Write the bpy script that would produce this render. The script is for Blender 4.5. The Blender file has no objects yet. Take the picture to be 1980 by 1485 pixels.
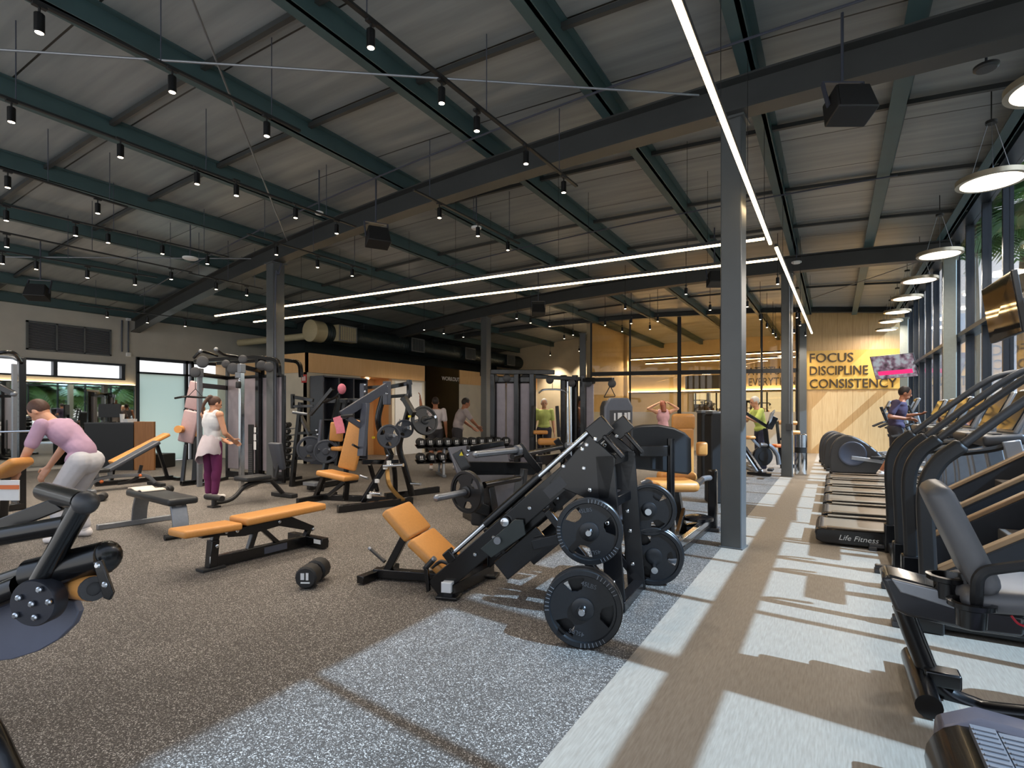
import bpy, bmesh, math, random
from mathutils import Vector, Matrix
random.seed(7)
C = bpy.context.scene.collection
PI = math.pi

# ------------------------------------------------------------------ camera, sky, sun, exposure
FPX, CX, HY, EYE = 1050.0, 990.0, 798.0, 1.35          # focal length in pixels, centre column, horizon row, eye height
YAW = math.atan(622.0 / FPX)
SN, CS = math.sin(YAW), math.cos(YAW)
cd = bpy.data.cameras.new('camera'); cam = bpy.data.objects.new('camera', cd); C.objects.link(cam)
cd.sensor_fit = 'HORIZONTAL'; cd.sensor_width = 36.0; cd.lens = FPX / 1980.0 * 36.0
cd.shift_y = (HY - 742.5) / 1980.0; cd.clip_start = 0.05; cd.clip_end = 400
cam.location = (0, 0, EYE); cam.rotation_euler = (PI / 2, 0, YAW)
bpy.context.scene.camera = cam

vs = bpy.context.scene.view_settings
vs.view_transform = 'Standard'; vs.look = 'None'; vs.gamma = 1.0; vs.use_curve_mapping = False
vs.exposure = 0.3
bpy.context.scene.cycles.max_bounces = 6
bpy.context.scene.cycles.sample_clamp_indirect = 4.0
bpy.context.scene.cycles.caustics_reflective = False
bpy.context.scene.cycles.caustics_refractive = False

w = bpy.data.worlds.new('sky'); bpy.context.scene.world = w; w.use_nodes = True
nt = w.node_tree; bg = nt.nodes['Background']
tc = nt.nodes.new('ShaderNodeTexCoord'); sx = nt.nodes.new('ShaderNodeSeparateXYZ'); rp = nt.nodes.new('ShaderNodeValToRGB')
nt.links.new(tc.outputs['Generated'], sx.inputs[0]); nt.links.new(sx.outputs['Z'], rp.inputs[0]); nt.links.new(rp.outputs[0], bg.inputs[0])
rp.color_ramp.elements[0].position = 0.0; rp.color_ramp.elements[0].color = (0.80, 0.80, 0.80, 1)
rp.color_ramp.elements[1].position = 0.6; rp.color_ramp.elements[1].color = (0.55, 0.68, 0.9, 1)
bg.inputs[1].default_value = 1.5

sd = bpy.data.lights.new('sun', 'SUN'); sun = bpy.data.objects.new('sun', sd); C.objects.link(sun)
sd.energy = 7.4; sd.angle = math.radians(0.53); sd.color = (0.53, 0.79, 1.10)
SUN = Vector((-math.cos(math.radians(46)) * 0.993, math.cos(math.radians(46)) * 0.115, -math.sin(math.radians(46))))
sun.rotation_euler = SUN.to_track_quat('-Z', 'Y').to_euler(); sun.location = (12, -1, 10)

# ------------------------------------------------------------------ survey helpers: photo measurement -> place in the room
def ray(u, v):
    r = (u - CX) / FPX
    return Vector((-SN + CS * r, CS + SN * r, (HY - v) / FPX))
def FL(u, v, z=0.0):
    d = ray(u, v); t = (z - EYE) / d.z
    return Vector((d.x * t, d.y * t, z))
def AX(u, v, X):
    d = ray(u, v); t = X / d.x
    return Vector((X, d.y * t, EYE + d.z * t))
def AY(u, v, Y):
    d = ray(u, v); t = Y / d.y
    return Vector((d.x * t, Y, EYE + d.z * t))
def AZ(u, v, D):
    d = ray(u, v)
    return Vector((d.x * D, d.y * D, EYE + d.z * D))
class Side:
    """a vertical plane through two floor points: s along it, z up, off away from the camera"""
    def __init__(self, p0, p1):
        self.p = Vector((p0[0], p0[1], 0)); e = Vector((p1[0], p1[1], 0)) - self.p
        self.L = e.length; self.e = e / e.length; self.n = Vector((-self.e.y, self.e.x, 0))
        if self.n.dot(Vector((-SN, CS, 0))) < 0: self.n = -self.n
        self.rz = math.atan2(self.e.y, self.e.x)
    def w(self, s, z, off=0.0):
        return self.p + self.e * s + self.n * off + Vector((0, 0, z))
    def px(self, u, v, off=0.0):
        d = ray(u, v); t = (self.n.dot(self.p) + off) / (self.n.x * d.x + self.n.y * d.y)
        return Vector((d.x * t, d.y * t, EYE + d.z * t))

# ------------------------------------------------------------------ materials
def lin(c):
    return tuple((x / 12.92 if x <= 0.04045 else ((x + 0.055) / 1.055) ** 2.4) for x in [k / 255.0 for k in c])
MATS = {}
def mat(name, rgb, rough=0.5, metal=0.0, emit=None, es=0.0, spec=0.5, coat=0.0, noise=0.0, nscale=20.0, bump=0.0, alpha=None, trans=0.0):
    if name in MATS: return MATS[name]
    m = bpy.data.materials.new(name); m.use_nodes = True; MATS[name] = m
    n = m.node_tree; b = n.nodes['Principled BSDF']
    col = lin(rgb) + (1,)
    b.inputs['Base Color'].default_value = col
    b.inputs['Roughness'].default_value = rough; b.inputs['Metallic'].default_value = metal
    b.inputs['Specular IOR Level'].default_value = spec; b.inputs['Coat Weight'].default_value = coat
    b.inputs['Transmission Weight'].default_value = trans
    if emit: b.inputs['Emission Color'].default_value = lin(emit) + (1,); b.inputs['Emission Strength'].default_value = es
    if noise or bump:
        t = n.nodes.new('ShaderNodeTexCoord'); x = n.nodes.new('ShaderNodeTexNoise'); x.inputs['Scale'].default_value = nscale; x.inputs['Detail'].default_value = 5
        n.links.new(t.outputs['Object'], x.inputs['Vector'])
        if noise:
            r = n.nodes.new('ShaderNodeValToRGB')
            r.color_ramp.elements[0].position = 0.3; r.color_ramp.elements[1].position = 0.7
            r.color_ramp.elements[0].color = tuple(k * (1 - noise) for k in col[:3]) + (1,)
            r.color_ramp.elements[1].color = tuple(min(1, k * (1 + noise)) for k in col[:3]) + (1,)
            n.links.new(x.outputs['Fac'], r.inputs[0]); n.links.new(r.outputs[0], b.inputs['Base Color'])
        if bump:
            bp = n.nodes.new('ShaderNodeBump'); bp.inputs['Strength'].default_value = bump; bp.inputs['Distance'].default_value = 0.004
            n.links.new(x.outputs['Fac'], bp.inputs['Height']); n.links.new(bp.outputs[0], b.inputs['Normal'])
    if alpha is not None: b.inputs['Alpha'].default_value = alpha
    return m
BLACK = mat('black_powder_coat', (9, 9, 11), 0.25, coat=0.15, noise=0.1, nscale=60)
BLACKM = mat('black_matte_plastic', (26, 26, 27), 0.5, noise=0.1, nscale=80)
RUBBER = mat('black_rubber', (24, 24, 25), 0.6, noise=0.15, nscale=120, bump=0.1)
CHAR = mat('charcoal_plastic', (58, 58, 60), 0.42, noise=0.05, nscale=50)
SLATE = mat('slate_grey_steel', (64, 68, 80), 0.35, noise=0.05, nscale=30)
STEEL = mat('grey_steel', (132, 136, 142), 0.35, 0.6, noise=0.05, nscale=40)
CHROME = mat('chrome', (205, 208, 212), 0.14, 1.0, noise=0.03, nscale=40)
TAN = mat('tan_leather', (198, 138, 72), 0.42, noise=0.05, nscale=50, bump=0.06)
GREYPAD = mat('grey_vinyl_pad', (66, 70, 78), 0.45, noise=0.06, nscale=50, bump=0.06)
BLACKPAD = mat('black_vinyl_pad', (34, 36, 38), 0.42, noise=0.06, nscale=50, bump=0.06)
WHITE = mat('white_paint', (225, 226, 226), 0.5, noise=0.02)
LABEL = mat('white_sticker', (215, 216, 216), 0.5, noise=0.03)
YELLOW = mat('yellow_sticker', (214, 196, 40), 0.5, noise=0.03)
ORANGE = mat('orange_plastic', (208, 108, 52), 0.5, noise=0.03)
SHROUD = mat('grey_weight_shroud', (142, 134, 140), 0.38, 0.35, noise=0.08, nscale=8)
GLOW = mat('warm_led', (255, 250, 240), 0.5, emit=(255, 222, 170), es=9.0)
GLOWB = mat('bright_warm_cove_led', (255, 250, 240), 0.5, emit=(255, 218, 160), es=26.0)
SPOTGLOW = mat('spot_lens_glow', (255, 250, 240), 0.5, emit=(255, 232, 200), es=14.0)
DISCGLOW = mat('pendant_diffuser_glow', (250, 250, 252), 0.5, emit=(255, 244, 228), es=2.2)
for m_ in (SPOTGLOW, DISCGLOW): m_.cycles.emission_sampling = 'NONE'      # their light comes from the lamp inside
TEAL = mat('dark_teal_steel', (64, 86, 88), 0.5, noise=0.1, nscale=3)
BEAM = mat('charcoal_steel_beam', (56, 58, 58), 0.45, noise=0.08, nscale=4)
COLUMN = mat('grey_painted_steel', (84, 87, 88), 0.35, noise=0.05, nscale=6)
MULLION = mat('dark_window_metal', (40, 46, 54), 0.4, 0.3, noise=0.05)

# ------------------------------------------------------------------ mesh kit
def frame(d, up=(0, 0, 1)):
    z = Vector(d).normalized(); u = Vector(up)
    if abs(z.dot(u.normalized())) > 0.98: u = Vector((1, 0, 0)) if abs(z.x) < 0.9 else Vector((0, 1, 0))
    x = u.cross(z).normalized(); y = z.cross(x)
    return x, y, z
class MB:
    def __init__(self): self.v = []; self.f = []
    def add(self, vs_, fs):
        o = len(self.v); self.v += [Vector(p) for p in vs_]; self.f += [tuple(i + o for i in q) for q in fs]; return self
    def box(self, c, s, M=None):
        c = Vector(c); h = Vector(s) * 0.5; p = []
        for z in (-1, 1):
            for y in (-1, 1):
                for x in (-1, 1):
                    q = Vector((x * h.x, y * h.y, z * h.z)); p.append(c + (M @ q if M else q))
        return self.add(p, [(0, 2, 3, 1), (4, 5, 7, 6), (0, 1, 5, 4), (2, 6, 7, 3), (0, 4, 6, 2), (1, 3, 7, 5)])
    def span(self, a, b):
        a = Vector(a); b = Vector(b); return self.box((a + b) / 2, [abs(b[i] - a[i]) for i in range(3)])
    def bar(self, p, q, w_, h_, up=(0, 0, 1)):
        p = Vector(p); q = Vector(q); x, y, z = frame(q - p, up)
        vs_ = [o + x * (a * w_ / 2) + y * (b * h_ / 2) for o in (p, q) for a, b in ((-1, -1), (1, -1), (1, 1), (-1, 1))]
        return self.add(vs_, [(3, 2, 1, 0), (4, 5, 6, 7), (0, 1, 5, 4), (1, 2, 6, 5), (2, 3, 7, 6), (3, 0, 4, 7)])
    def loft(self, rings, caps=True, closed=False):
        n = len(rings[0]); o = len(self.v)
        for r in rings: self.v += [Vector(p) for p in r]
        m = len(rings)
        for i in range(m if closed else m - 1):
            a = o + i * n; b = o + ((i + 1) % m) * n
            for j in range(n):
                k = (j + 1) % n; self.f.append((a + j, a + k, b + k, b + j))
        if caps and not closed:
            self.f.append(tuple(o + j for j in reversed(range(n)))); self.f.append(tuple(o + (m - 1) * n + j for j in range(n)))
        return self
    def tube(self, pts, r, n=10, r2=None, flat=1.0, up=None):
        pts = [Vector(p) for p in pts]; rings = []; x = None
        for i, p in enumerate(pts):
            d = (pts[min(i + 1, len(pts) - 1)] - pts[max(i - 1, 0)]).normalized()
            if x is None: x, y, z = frame(d, up or (0, 0, 1))
            else:
                x = (x - d * x.dot(d)).normalized(); y = d.cross(x)
            rr = r if r2 is None else r + (r2 - r) * i / (len(pts) - 1)
            rings.append([p + x * (rr * math.cos(2 * PI * j / n)) + y * (rr * flat * math.sin(2 * PI * j / n)) for j in range(n)])
        return self.loft(rings)
    def rect(self, pts, w_, h_, up=(0, 0, 1)):
        pts = [Vector(p) for p in pts]; rings = []
        for i, p in enumerate(pts):
            d = (pts[min(i + 1, len(pts) - 1)] - pts[max(i - 1, 0)]).normalized()
            x, y, z = frame(d, up)
            rings.append([p + x * (a * w_ / 2) + y * (b * h_ / 2) for a, b in ((-1, -1), (1, -1), (1, 1), (-1, 1))])
        return self.loft(rings)
    def cyl(self, p, q, r, n=16, r2=None):
        return self.tube([p, q], r, n, r2)
    def lathe(self, p, d, prof, n=24, ring=False):
        p = Vector(p); x, y, z = frame(d); rings = []
        for t, r in prof:
            rings.append([p + z * t + x * (r * math.cos(2 * PI * j / n)) + y * (r * math.sin(2 * PI * j / n)) for j in range(n)])
        return self.loft(rings, closed=ring)
    def prism(self, poly, o, ax, ay, th):
        o = Vector(o); ax = Vector(ax); ay = Vector(ay); nrm = ax.cross(ay).normalized()
        a = [o + ax * x + ay * y - nrm * th / 2 for x, y in poly]; b = [q + nrm * th for q in a]
        return self.loft([a, b])
    def slab(self, pts, nrm, th):
        nrm = Vector(nrm).normalized(); a = [Vector(p) - nrm * th / 2 for p in pts]; b = [p + nrm * th for p in a]
        return self.loft([a, b])
    def ball(self, c, s, n=14, m=9, M=None):
        c = Vector(c); s = Vector((s, s, s)) if not hasattr(s, '__len__') else Vector(s); rings = []
        for i in range(m + 1):
            t = -PI / 2 + PI * (i + 0.0) / m; t = max(-PI / 2 + 0.02, min(PI / 2 - 0.02, t)); ring = []
            for j in range(n):
                q = Vector((s.x * math.cos(t) * math.cos(2 * PI * j / n), s.y * math.cos(t) * math.sin(2 * PI * j / n), s.z * math.sin(t)))
                ring.append(c + (M @ q if M else q))
            rings.append(ring)
        return self.loft(rings)
    def pad(self, c, s, M=None, r=0.02, taper=1.0):
        """an upholstered cushion: box with rounded edges; taper narrows its +x end"""
        bm = bmesh.new(); bmesh.ops.create_cube(bm, size=1.0)
        for v in bm.verts:
            k = taper if v.co.x > 0 else 1.0
            v.co = Vector((v.co.x * s[0], v.co.y * s[1] * k, v.co.z * s[2]))
        bmesh.ops.bevel(bm, geom=list(bm.edges), offset=min(r, min(s) * 0.45), segments=3, profile=0.5, affect='EDGES')
        bm.verts.ensure_lookup_table(); c = Vector(c)
        self.add([c + (M @ v.co if M else v.co) for v in bm.verts], [tuple(v.index for v in f.verts) for f in bm.faces]); bm.free(); return self
    def bolts(self, ps, nrm, r=0.012, t=0.01):
        for p in ps: self.lathe(Vector(p), nrm, [(0, r), (t * 0.6, r), (t, r * 0.6)], 10)
        return self
def curve(pts, k=6):
    """smooth line through points (Catmull-Rom)"""
    P = [Vector(p) for p in pts]; P = [P[0] * 2 - P[1]] + P + [P[-1] * 2 - P[-2]]; out = []
    for i in range(1, len(P) - 2):
        for j in range(k):
            t = j / k; a, b, c, d = P[i - 1:i + 3]
            out.append(0.5 * ((2 * b) + (c - a) * t + (2 * a - 5 * b + 4 * c - d) * t * t + (3 * b - a - 3 * c + d) * t ** 3))
    return out + [P[-2]]
def fillet(pts, rad, k=4):
    P = [Vector(p) for p in pts]; out = [P[0]]
    for i in range(1, len(P) - 1):
        a = (P[i - 1] - P[i]); b = (P[i + 1] - P[i]); r = min(rad, a.length * 0.49, b.length * 0.49)
        p0 = P[i] + a.normalized() * r; p1 = P[i] + b.normalized() * r
        for j in range(k + 1):
            t = j / k; out.append(p0 * (1 - t) ** 2 + P[i] * (2 * t * (1 - t)) + p1 * t * t)
    return out + [P[-1]]
def rot(ax, ay):
    ax = Vector(ax).normalized(); ay = (Vector(ay) - ax * ax.dot(Vector(ay))).normalized(); az = ax.cross(ay)
    return Matrix((ax, ay, az)).transposed()

def root_inv(o):
    while o.parent: o = o.parent
    return (Matrix.Translation(o.location) @ o.rotation_euler.to_matrix().to_4x4()).inverted()
def build(name, mb, m, parent=None, bev=0.0, sub=0, local=False, sharp=35):
    me = bpy.data.meshes.new(name)
    vs_ = mb.v
    if parent is not None and not local:
        I = root_inv(parent); vs_ = [I @ p for p in vs_]
    me.from_pydata([tuple(p) for p in vs_], [], mb.f)
    bm = bmesh.new(); bm.from_mesh(me); bmesh.ops.recalc_face_normals(bm, faces=bm.faces); bm.to_mesh(me); bm.free()
    for p in me.polygons: p.use_smooth = True
    me.set_sharp_from_angle(angle=math.radians(sharp))
    me.materials.append(m)
    o = bpy.data.objects.new(name, me); C.objects.link(o)
    if parent is not None: o.parent = parent
    if bev:
        b = o.modifiers.new('bevel', 'BEVEL'); b.width = bev; b.segments = 2; b.limit_method = 'ANGLE'; b.angle_limit = math.radians(50); b.harden_normals = False
    return o
def tag(o, label=None, cat=None, group=None, kind=None):
    if label: o['label'] = label
    if cat: o['category'] = cat
    if group: o['group'] = group
    if kind: o['kind'] = kind
    return o
def thing(name, label, cat, loc=(0, 0, 0), rz=0.0, group=None):
    o = bpy.data.objects.new(name, None); C.objects.link(o); o.empty_display_size = 0.1
    o.location = loc; o.rotation_euler = (0, 0, rz)
    return tag(o, label, cat, group)
def single(name, mb, m, label, cat, group=None, bev=0.0, loc=None):
    """a thing that is one mesh; verts in room coordinates, origin at its base"""
    b = [min(p[i] for p in mb.v) for i in range(3)]; t = [max(p[i] for p in mb.v) for i in range(3)]
    c = Vector(loc) if loc is not None else Vector(((b[0] + t[0]) / 2, (b[1] + t[1]) / 2, b[2]))
    k = MB(); k.v = [p - c for p in mb.v]; k.f = mb.f
    o = build(name, k, m, None, bev); o.location = c
    return tag(o, label, cat, group)
def struct(name, mb, m, bev=0.0, parent=None):
    o = build(name, mb, m, parent, bev); o['kind'] = 'structure'; return o
def copy_thing(src, loc, rz, label=None, group=None):
    r = src.copy(); C.objects.link(r); r.location = loc; r.rotation_euler = (0, 0, rz)
    if label: r['label'] = label
    if group: r['group'] = group
    for ch in list(src.children):
        c = ch.copy(); C.objects.link(c); c.parent = r
        for g in list(ch.children):
            d = g.copy(); C.objects.link(d); d.parent = c
    return r
def text_mb(s, size, o, ax, ay, depth=0.006, align='LEFT', space=1.0):
    cu = bpy.data.curves.new('lettering', 'FONT'); cu.body = s; cu.size = size; cu.extrude = depth / 2; cu.align_x = align; cu.resolution_u = 3; cu.space_character = space
    t = bpy.data.objects.new('lettering', cu); C.objects.link(t)
    dg = bpy.context.evaluated_depsgraph_get(); me = bpy.data.meshes.new_from_object(t.evaluated_get(dg))
    mb = MB(); ax = Vector(ax).normalized(); ay = Vector(ay).normalized(); az = ax.cross(ay)
    mb.add([Vector(o) + ax * v.co.x + ay * v.co.y + az * v.co.z for v in me.vertices], [tuple(p.vertices) for p in me.polygons])
    bpy.data.objects.remove(t); bpy.data.curves.remove(cu); bpy.data.meshes.remove(me)
    return mb

# ------------------------------------------------------------------ special surface materials
def nodes_of(name, rough=0.6, spec=0.4):
    m = bpy.data.materials.new(name); m.use_nodes = True; n = m.node_tree; b = n.nodes['Principled BSDF']
    b.inputs['Roughness'].default_value = rough; b.inputs['Specular IOR Level'].default_value = spec
    return m, n, b
def ramp(n, fac, stops):
    r = n.nodes.new('ShaderNodeValToRGB')
    while len(r.color_ramp.elements) < len(stops): r.color_ramp.elements.new(0.5)
    for e, (p, c) in zip(r.color_ramp.elements, stops): e.position = p; e.color = lin(c) + (1,)
    n.links.new(fac, r.inputs[0]); return r
def coords(n, scale=(1, 1, 1)):
    t = n.nodes.new('ShaderNodeTexCoord'); mp = n.nodes.new('ShaderNodeMapping'); mp.inputs['Scale'].default_value = scale
    n.links.new(t.outputs['Object'], mp.inputs[0]); return mp
def mixc(n, fac, a, b, mode='MIX'):
    x = n.nodes.new('ShaderNodeMix'); x.data_type = 'RGBA'; x.blend_type = mode
    if isinstance(fac, float): x.inputs[0].default_value = fac
    else: n.links.new(fac, x.inputs[0])
    for k, s in ((6, a), (7, b)):
        if isinstance(s, tuple): x.inputs[k].default_value = s
        else: n.links.new(s, x.inputs[k])
    return x.outputs[2]

# speckled rubber flooring: dark crumb with pale flecks
RUB_FLOOR, n, b = nodes_of('speckled_rubber_floor', 0.62, 0.35)
c = coords(n); vo = n.nodes.new('ShaderNodeTexVoronoi'); vo.inputs['Scale'].default_value = 230; n.links.new(c.outputs[0], vo.inputs['Vector'])
sp = n.nodes.new('ShaderNodeSeparateColor'); n.links.new(vo.outputs['Color'], sp.inputs[0])
r1 = ramp(n, sp.outputs[0], [(0.0, (60, 56, 53)), (0.5, (77, 72, 68)), (0.75, (103, 97, 90)), (0.9, (162, 155, 147)), (1.0, (212, 206, 198))])
no = n.nodes.new('ShaderNodeTexNoise'); no.inputs['Scale'].default_value = 1.3; no.inputs['Detail'].default_value = 4; n.links.new(c.outputs[0], no.inputs['Vector'])
r2 = ramp(n, no.outputs['Fac'], [(0.3, (222, 222, 222)), (0.7, (255, 255, 255))])
n.links.new(mixc(n, 1.0, r1.outputs[0], r2.outputs[0], 'MULTIPLY'), b.inputs['Base Color'])
bp = n.nodes.new('ShaderNodeBump'); bp.inputs['Strength'].default_value = 0.25; bp.inputs['Distance'].default_value = 0.003; n.links.new(sp.outputs[1], bp.inputs['Height']); n.links.new(bp.outputs[0], b.inputs['Normal'])
# brushed vinyl plank of the aisle
VINYL, n, b = nodes_of('brushed_vinyl_floor', 0.5, 0.35)
c = coords(n, (14, 1.2, 1)); no = n.nodes.new('ShaderNodeTexNoise'); no.inputs['Scale'].default_value = 9; no.inputs['Detail'].default_value = 8; n.links.new(c.outputs[0], no.inputs['Vector'])
r1 = ramp(n, no.outputs['Fac'], [(0.25, (135, 125, 113)), (0.75, (160, 151, 138))]); n.links.new(r1.outputs[0], b.inputs['Base Color'])
# wood panelling, grain along z
def wood(name, a, d, planks=0.55, rough=0.42):
    m, n, b = nodes_of(name, rough, 0.4)
    c = coords(n, (9, 9, 0.5)); no = n.nodes.new('ShaderNodeTexNoise'); no.inputs['Scale'].default_value = 5; no.inputs['Detail'].default_value = 9; n.links.new(c.outputs[0], no.inputs['Vector'])
    r1 = ramp(n, no.outputs['Fac'], [(0.25, d), (0.75, a)])
    if planks:
        t = n.nodes.new('ShaderNodeTexCoord'); s = n.nodes.new('ShaderNodeSeparateXYZ'); n.links.new(t.outputs['Object'], s.inputs[0])
        ad = n.nodes.new('ShaderNodeMath'); ad.operation = 'ADD'; n.links.new(s.outputs[0], ad.inputs[0]); n.links.new(s.outputs[1], ad.inputs[1])
        dv = n.nodes.new('ShaderNodeMath'); dv.operation = 'DIVIDE'; n.links.new(ad.outputs[0], dv.inputs[0]); dv.inputs[1].default_value = planks
        fr = n.nodes.new('ShaderNodeMath'); fr.operation = 'FRACT'; n.links.new(dv.outputs[0], fr.inputs[0])
        lt = n.nodes.new('ShaderNodeMath'); lt.operation = 'LESS_THAN'; n.links.new(fr.outputs[0], lt.inputs[0]); lt.inputs[1].default_value = 0.016
        n.links.new(mixc(n, lt.outputs[0], r1.outputs[0], lin((150, 112, 66)) + (1,)), b.inputs['Base Color'])
    else: n.links.new(r1.outputs[0], b.inputs['Base Color'])
    return m
WOODWALL = wood('pale_wood_panelling', (210, 176, 128), (190, 152, 102))
GOLD = wood('golden_sign_panel', (222, 178, 92), (212, 166, 80), 0, 0.34)
WOODF = wood('orange_wood_fascia', (234, 190, 136), (224, 176, 118), 0)
WOODD = wood('brown_wood_desk', (176, 122, 72), (156, 104, 58), 0)
# plaster walls
BEIGE = mat('beige_plaster', (190, 185, 174), 0.85, noise=0.05, nscale=3)
BEIGE3 = mat('light_beige_plaster', (218, 209, 190), 0.85, noise=0.05, nscale=3)
BEIGE2 = mat('warm_beige_plaster', (214, 198, 166), 0.85, noise=0.05, nscale=3)
DARKWALL = mat('dark_void_shade', (34, 44, 45), 0.8, noise=0.1, nscale=3)  # shade of the void above the offices, put into the colour
# roof deck: dark stained boards with seams across
DECK, n, b = nodes_of('dark_roof_boards', 0.36, 0.5)
c = coords(n, (0.25, 3.0, 1)); no = n.nodes.new('ShaderNodeTexNoise'); no.inputs['Scale'].default_value = 2.2; no.inputs['Detail'].default_value = 7; n.links.new(c.outputs[0], no.inputs['Vector'])
r1 = ramp(n, no.outputs['Fac'], [(0.3, (122, 128, 130)), (0.7, (152, 156, 156))])
t = n.nodes.new('ShaderNodeTexCoord'); s = n.nodes.new('ShaderNodeSeparateXYZ'); n.links.new(t.outputs['Object'], s.inputs[0])
dv = n.nodes.new('ShaderNodeMath'); dv.operation = 'DIVIDE'; n.links.new(s.outputs[1], dv.inputs[0]); dv.inputs[1].default_value = 1.1
fr = n.nodes.new('ShaderNodeMath'); fr.operation = 'FRACT'; n.links.new(dv.outputs[0], fr.inputs[0])
lt = n.nodes.new('ShaderNodeMath'); lt.operation = 'LESS_THAN'; n.links.new(fr.outputs[0], lt.inputs[0]); lt.inputs[1].default_value = 0.018
n.links.new(mixc(n, lt.outputs[0], r1.outputs[0], lin((30, 29, 27)) + (1,)), b.inputs['Base Color'])
# clear glass that lets the sun through: transparent with a fresnel gloss
def glass(name, tint=(255, 255, 255), gloss=0.02, k=1.0):
    m = bpy.data.materials.new(name); m.use_nodes = True; n = m.node_tree; n.nodes.clear()
    o = n.nodes.new('ShaderNodeOutputMaterial'); tr = n.nodes.new('ShaderNodeBsdfTransparent'); tr.inputs[0].default_value = lin(tint) + (1,)
    g = n.nodes.new('ShaderNodeBsdfGlossy'); g.inputs['Roughness'].default_value = gloss
    fz = n.nodes.new('ShaderNodeFresnel'); fz.inputs[0].default_value = 1.45
    ge = n.nodes.new('ShaderNodeNewGeometry'); mr = n.nodes.new('ShaderNodeMapRange'); mr.inputs['To Min'].default_value = 1.45; mr.inputs['To Max'].default_value = 1 / 1.45
    n.links.new(ge.outputs['Backfacing'], mr.inputs['Value']); n.links.new(mr.outputs[0], fz.inputs[0])
    mm = n.nodes.new('ShaderNodeMath'); mm.operation = 'MULTIPLY'; mm.inputs[1].default_value = k; n.links.new(fz.outputs[0], mm.inputs[0])
    mx = n.nodes.new('ShaderNodeMixShader'); n.links.new(mm.outputs[0], mx.inputs[0]); n.links.new(tr.outputs[0], mx.inputs[1]); n.links.new(g.outputs[0], mx.inputs[2]); n.links.new(mx.outputs[0], o.inputs[0])
    return m
GLASS = glass('clear_window_glass'); GLASSW = glass('warm_partition_glass', (250, 240, 222), 0.01, 1.1); GLASSD = glass('dark_teal_glass', (40, 66, 66), 0.02, 1.3)
def frosted(name, rgb):
    m = bpy.data.materials.new(name); m.use_nodes = True; n = m.node_tree; n.nodes.clear()
    o = n.nodes.new('ShaderNodeOutputMaterial'); a = n.nodes.new('ShaderNodeBsdfTranslucent'); d = n.nodes.new('ShaderNodeBsdfDiffuse'); g = n.nodes.new('ShaderNodeBsdfGlossy')
    for q in (a, d): q.inputs[0].default_value = lin(rgb) + (1,)
    g.inputs['Roughness'].default_value = 0.08
    m1 = n.nodes.new('ShaderNodeMixShader'); m1.inputs[0].default_value = 0.35; n.links.new(a.outputs[0], m1.inputs[1]); n.links.new(d.outputs[0], m1.inputs[2])
    m2 = n.nodes.new('ShaderNodeMixShader'); m2.inputs[0].default_value = 0.08; n.links.new(m1.outputs[0], m2.inputs[1]); n.links.new(g.outputs[0], m2.inputs[2]); n.links.new(m2.outputs[0], o.inputs[0])
    return m
FROST = frosted('frosted_green_glass', (232, 244, 238)); FROSTW = frosted('frosted_white_film', (226, 222, 210))
MIRROR = mat('mirror_glass', (222, 228, 226), 0.02, 1.0, noise=0.01)

# ------------------------------------------------------------------ floor
MATX = -0.967; YN, YF, XL, XR = -2.5, 28.0, -16.0, 1.95
struct('floor', MB().span((XL - 0.2, YN, -0.12), (MATX, YF, 0)), RUB_FLOOR)
struct('floor_aisle', MB().span((MATX, YN, -0.12), (XR + 0.15, YF, 0.001)), VINYL)

# ------------------------------------------------------------------ bowed roof: boards, purlins, main beams
def zb(x): return 4.36 - 0.0063 * (x + 4.2) ** 2          # underside of the main beams
def roof_strip(y0, y1, up, th, x0=XL - 0.3, x1=XR + 0.12, n=40):
    rings = []
    for i in range(n + 1):
        x = x0 + (x1 - x0) * i / n; z = zb(x) + up
        rings.append([(x, y0, z), (x, y1, z), (x, y1, z + th), (x, y0, z + th)])
    return MB().loft(rings)
struct('ceiling', roof_strip(YN, YF, 0.53, 0.12), DECK)
PX = [1.72, 0.62, -0.66, -2.12, -3.8, -5.5, -7.4, -9.25, -11.1, -12.9, -14.6, -15.85]
for i, x in enumerate(PX):
    z = zb(x) + 0.33
    m = MB().span((x - 0.02, YN, z), (x + 0.02, YF, z + 0.2)).span((x - 0.12, YN, z), (x + 0.03, YF, z + 0.016)).span((x - 0.02, YN, z + 0.184), (x + 0.08, YF, z + 0.2))
    struct('trim_%d' % (i + 1), m, TEAL)
# thin bridging angles between the purlins
for i, y in enumerate([0.6, 3.1, 4.4, 7.2, 9.3, 11.2, 14.6, 16.8]):
    struct('trim_%d' % (i + 21), roof_strip(y, y + 0.05, 0.46, 0.05), BEAM)
def main_beam(yc, label, x0=XL, x1=XR, m=-0.1044, dz=0.0, k=1.0):
    rings = []; N = 36
    for i in range(N + 1):
        x = x0 + (x1 - x0) * i / N; y = yc + (x + 0.87) * m; z = zb(x)
        P = [(-.11, 0), (.11, 0), (.11, .02), (.012, .03), (.012, .3), (.11, .31), (.11, .33), (-.11, .33), (-.11, .31), (-.012, .3), (-.012, .03), (-.11, .02)]
        rings.append([(x, y + a, z + dz + b_ * k) for a, b_ in P])
    o = single('roof_beam', MB().loft(rings), BEAM, label, 'beam'); return o
main_beam(5.75, 'charcoal steel roof beam nearest the camera, crossing above the tall near column', x1=1.88)
main_beam(12.78, 'charcoal steel roof beam crossing behind the two long light lines', x1=1.88)
main_beam(20.3, 'dark steel roof beam running above the glass partition at the back', m=0.25, dz=.36, k=.5)

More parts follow.
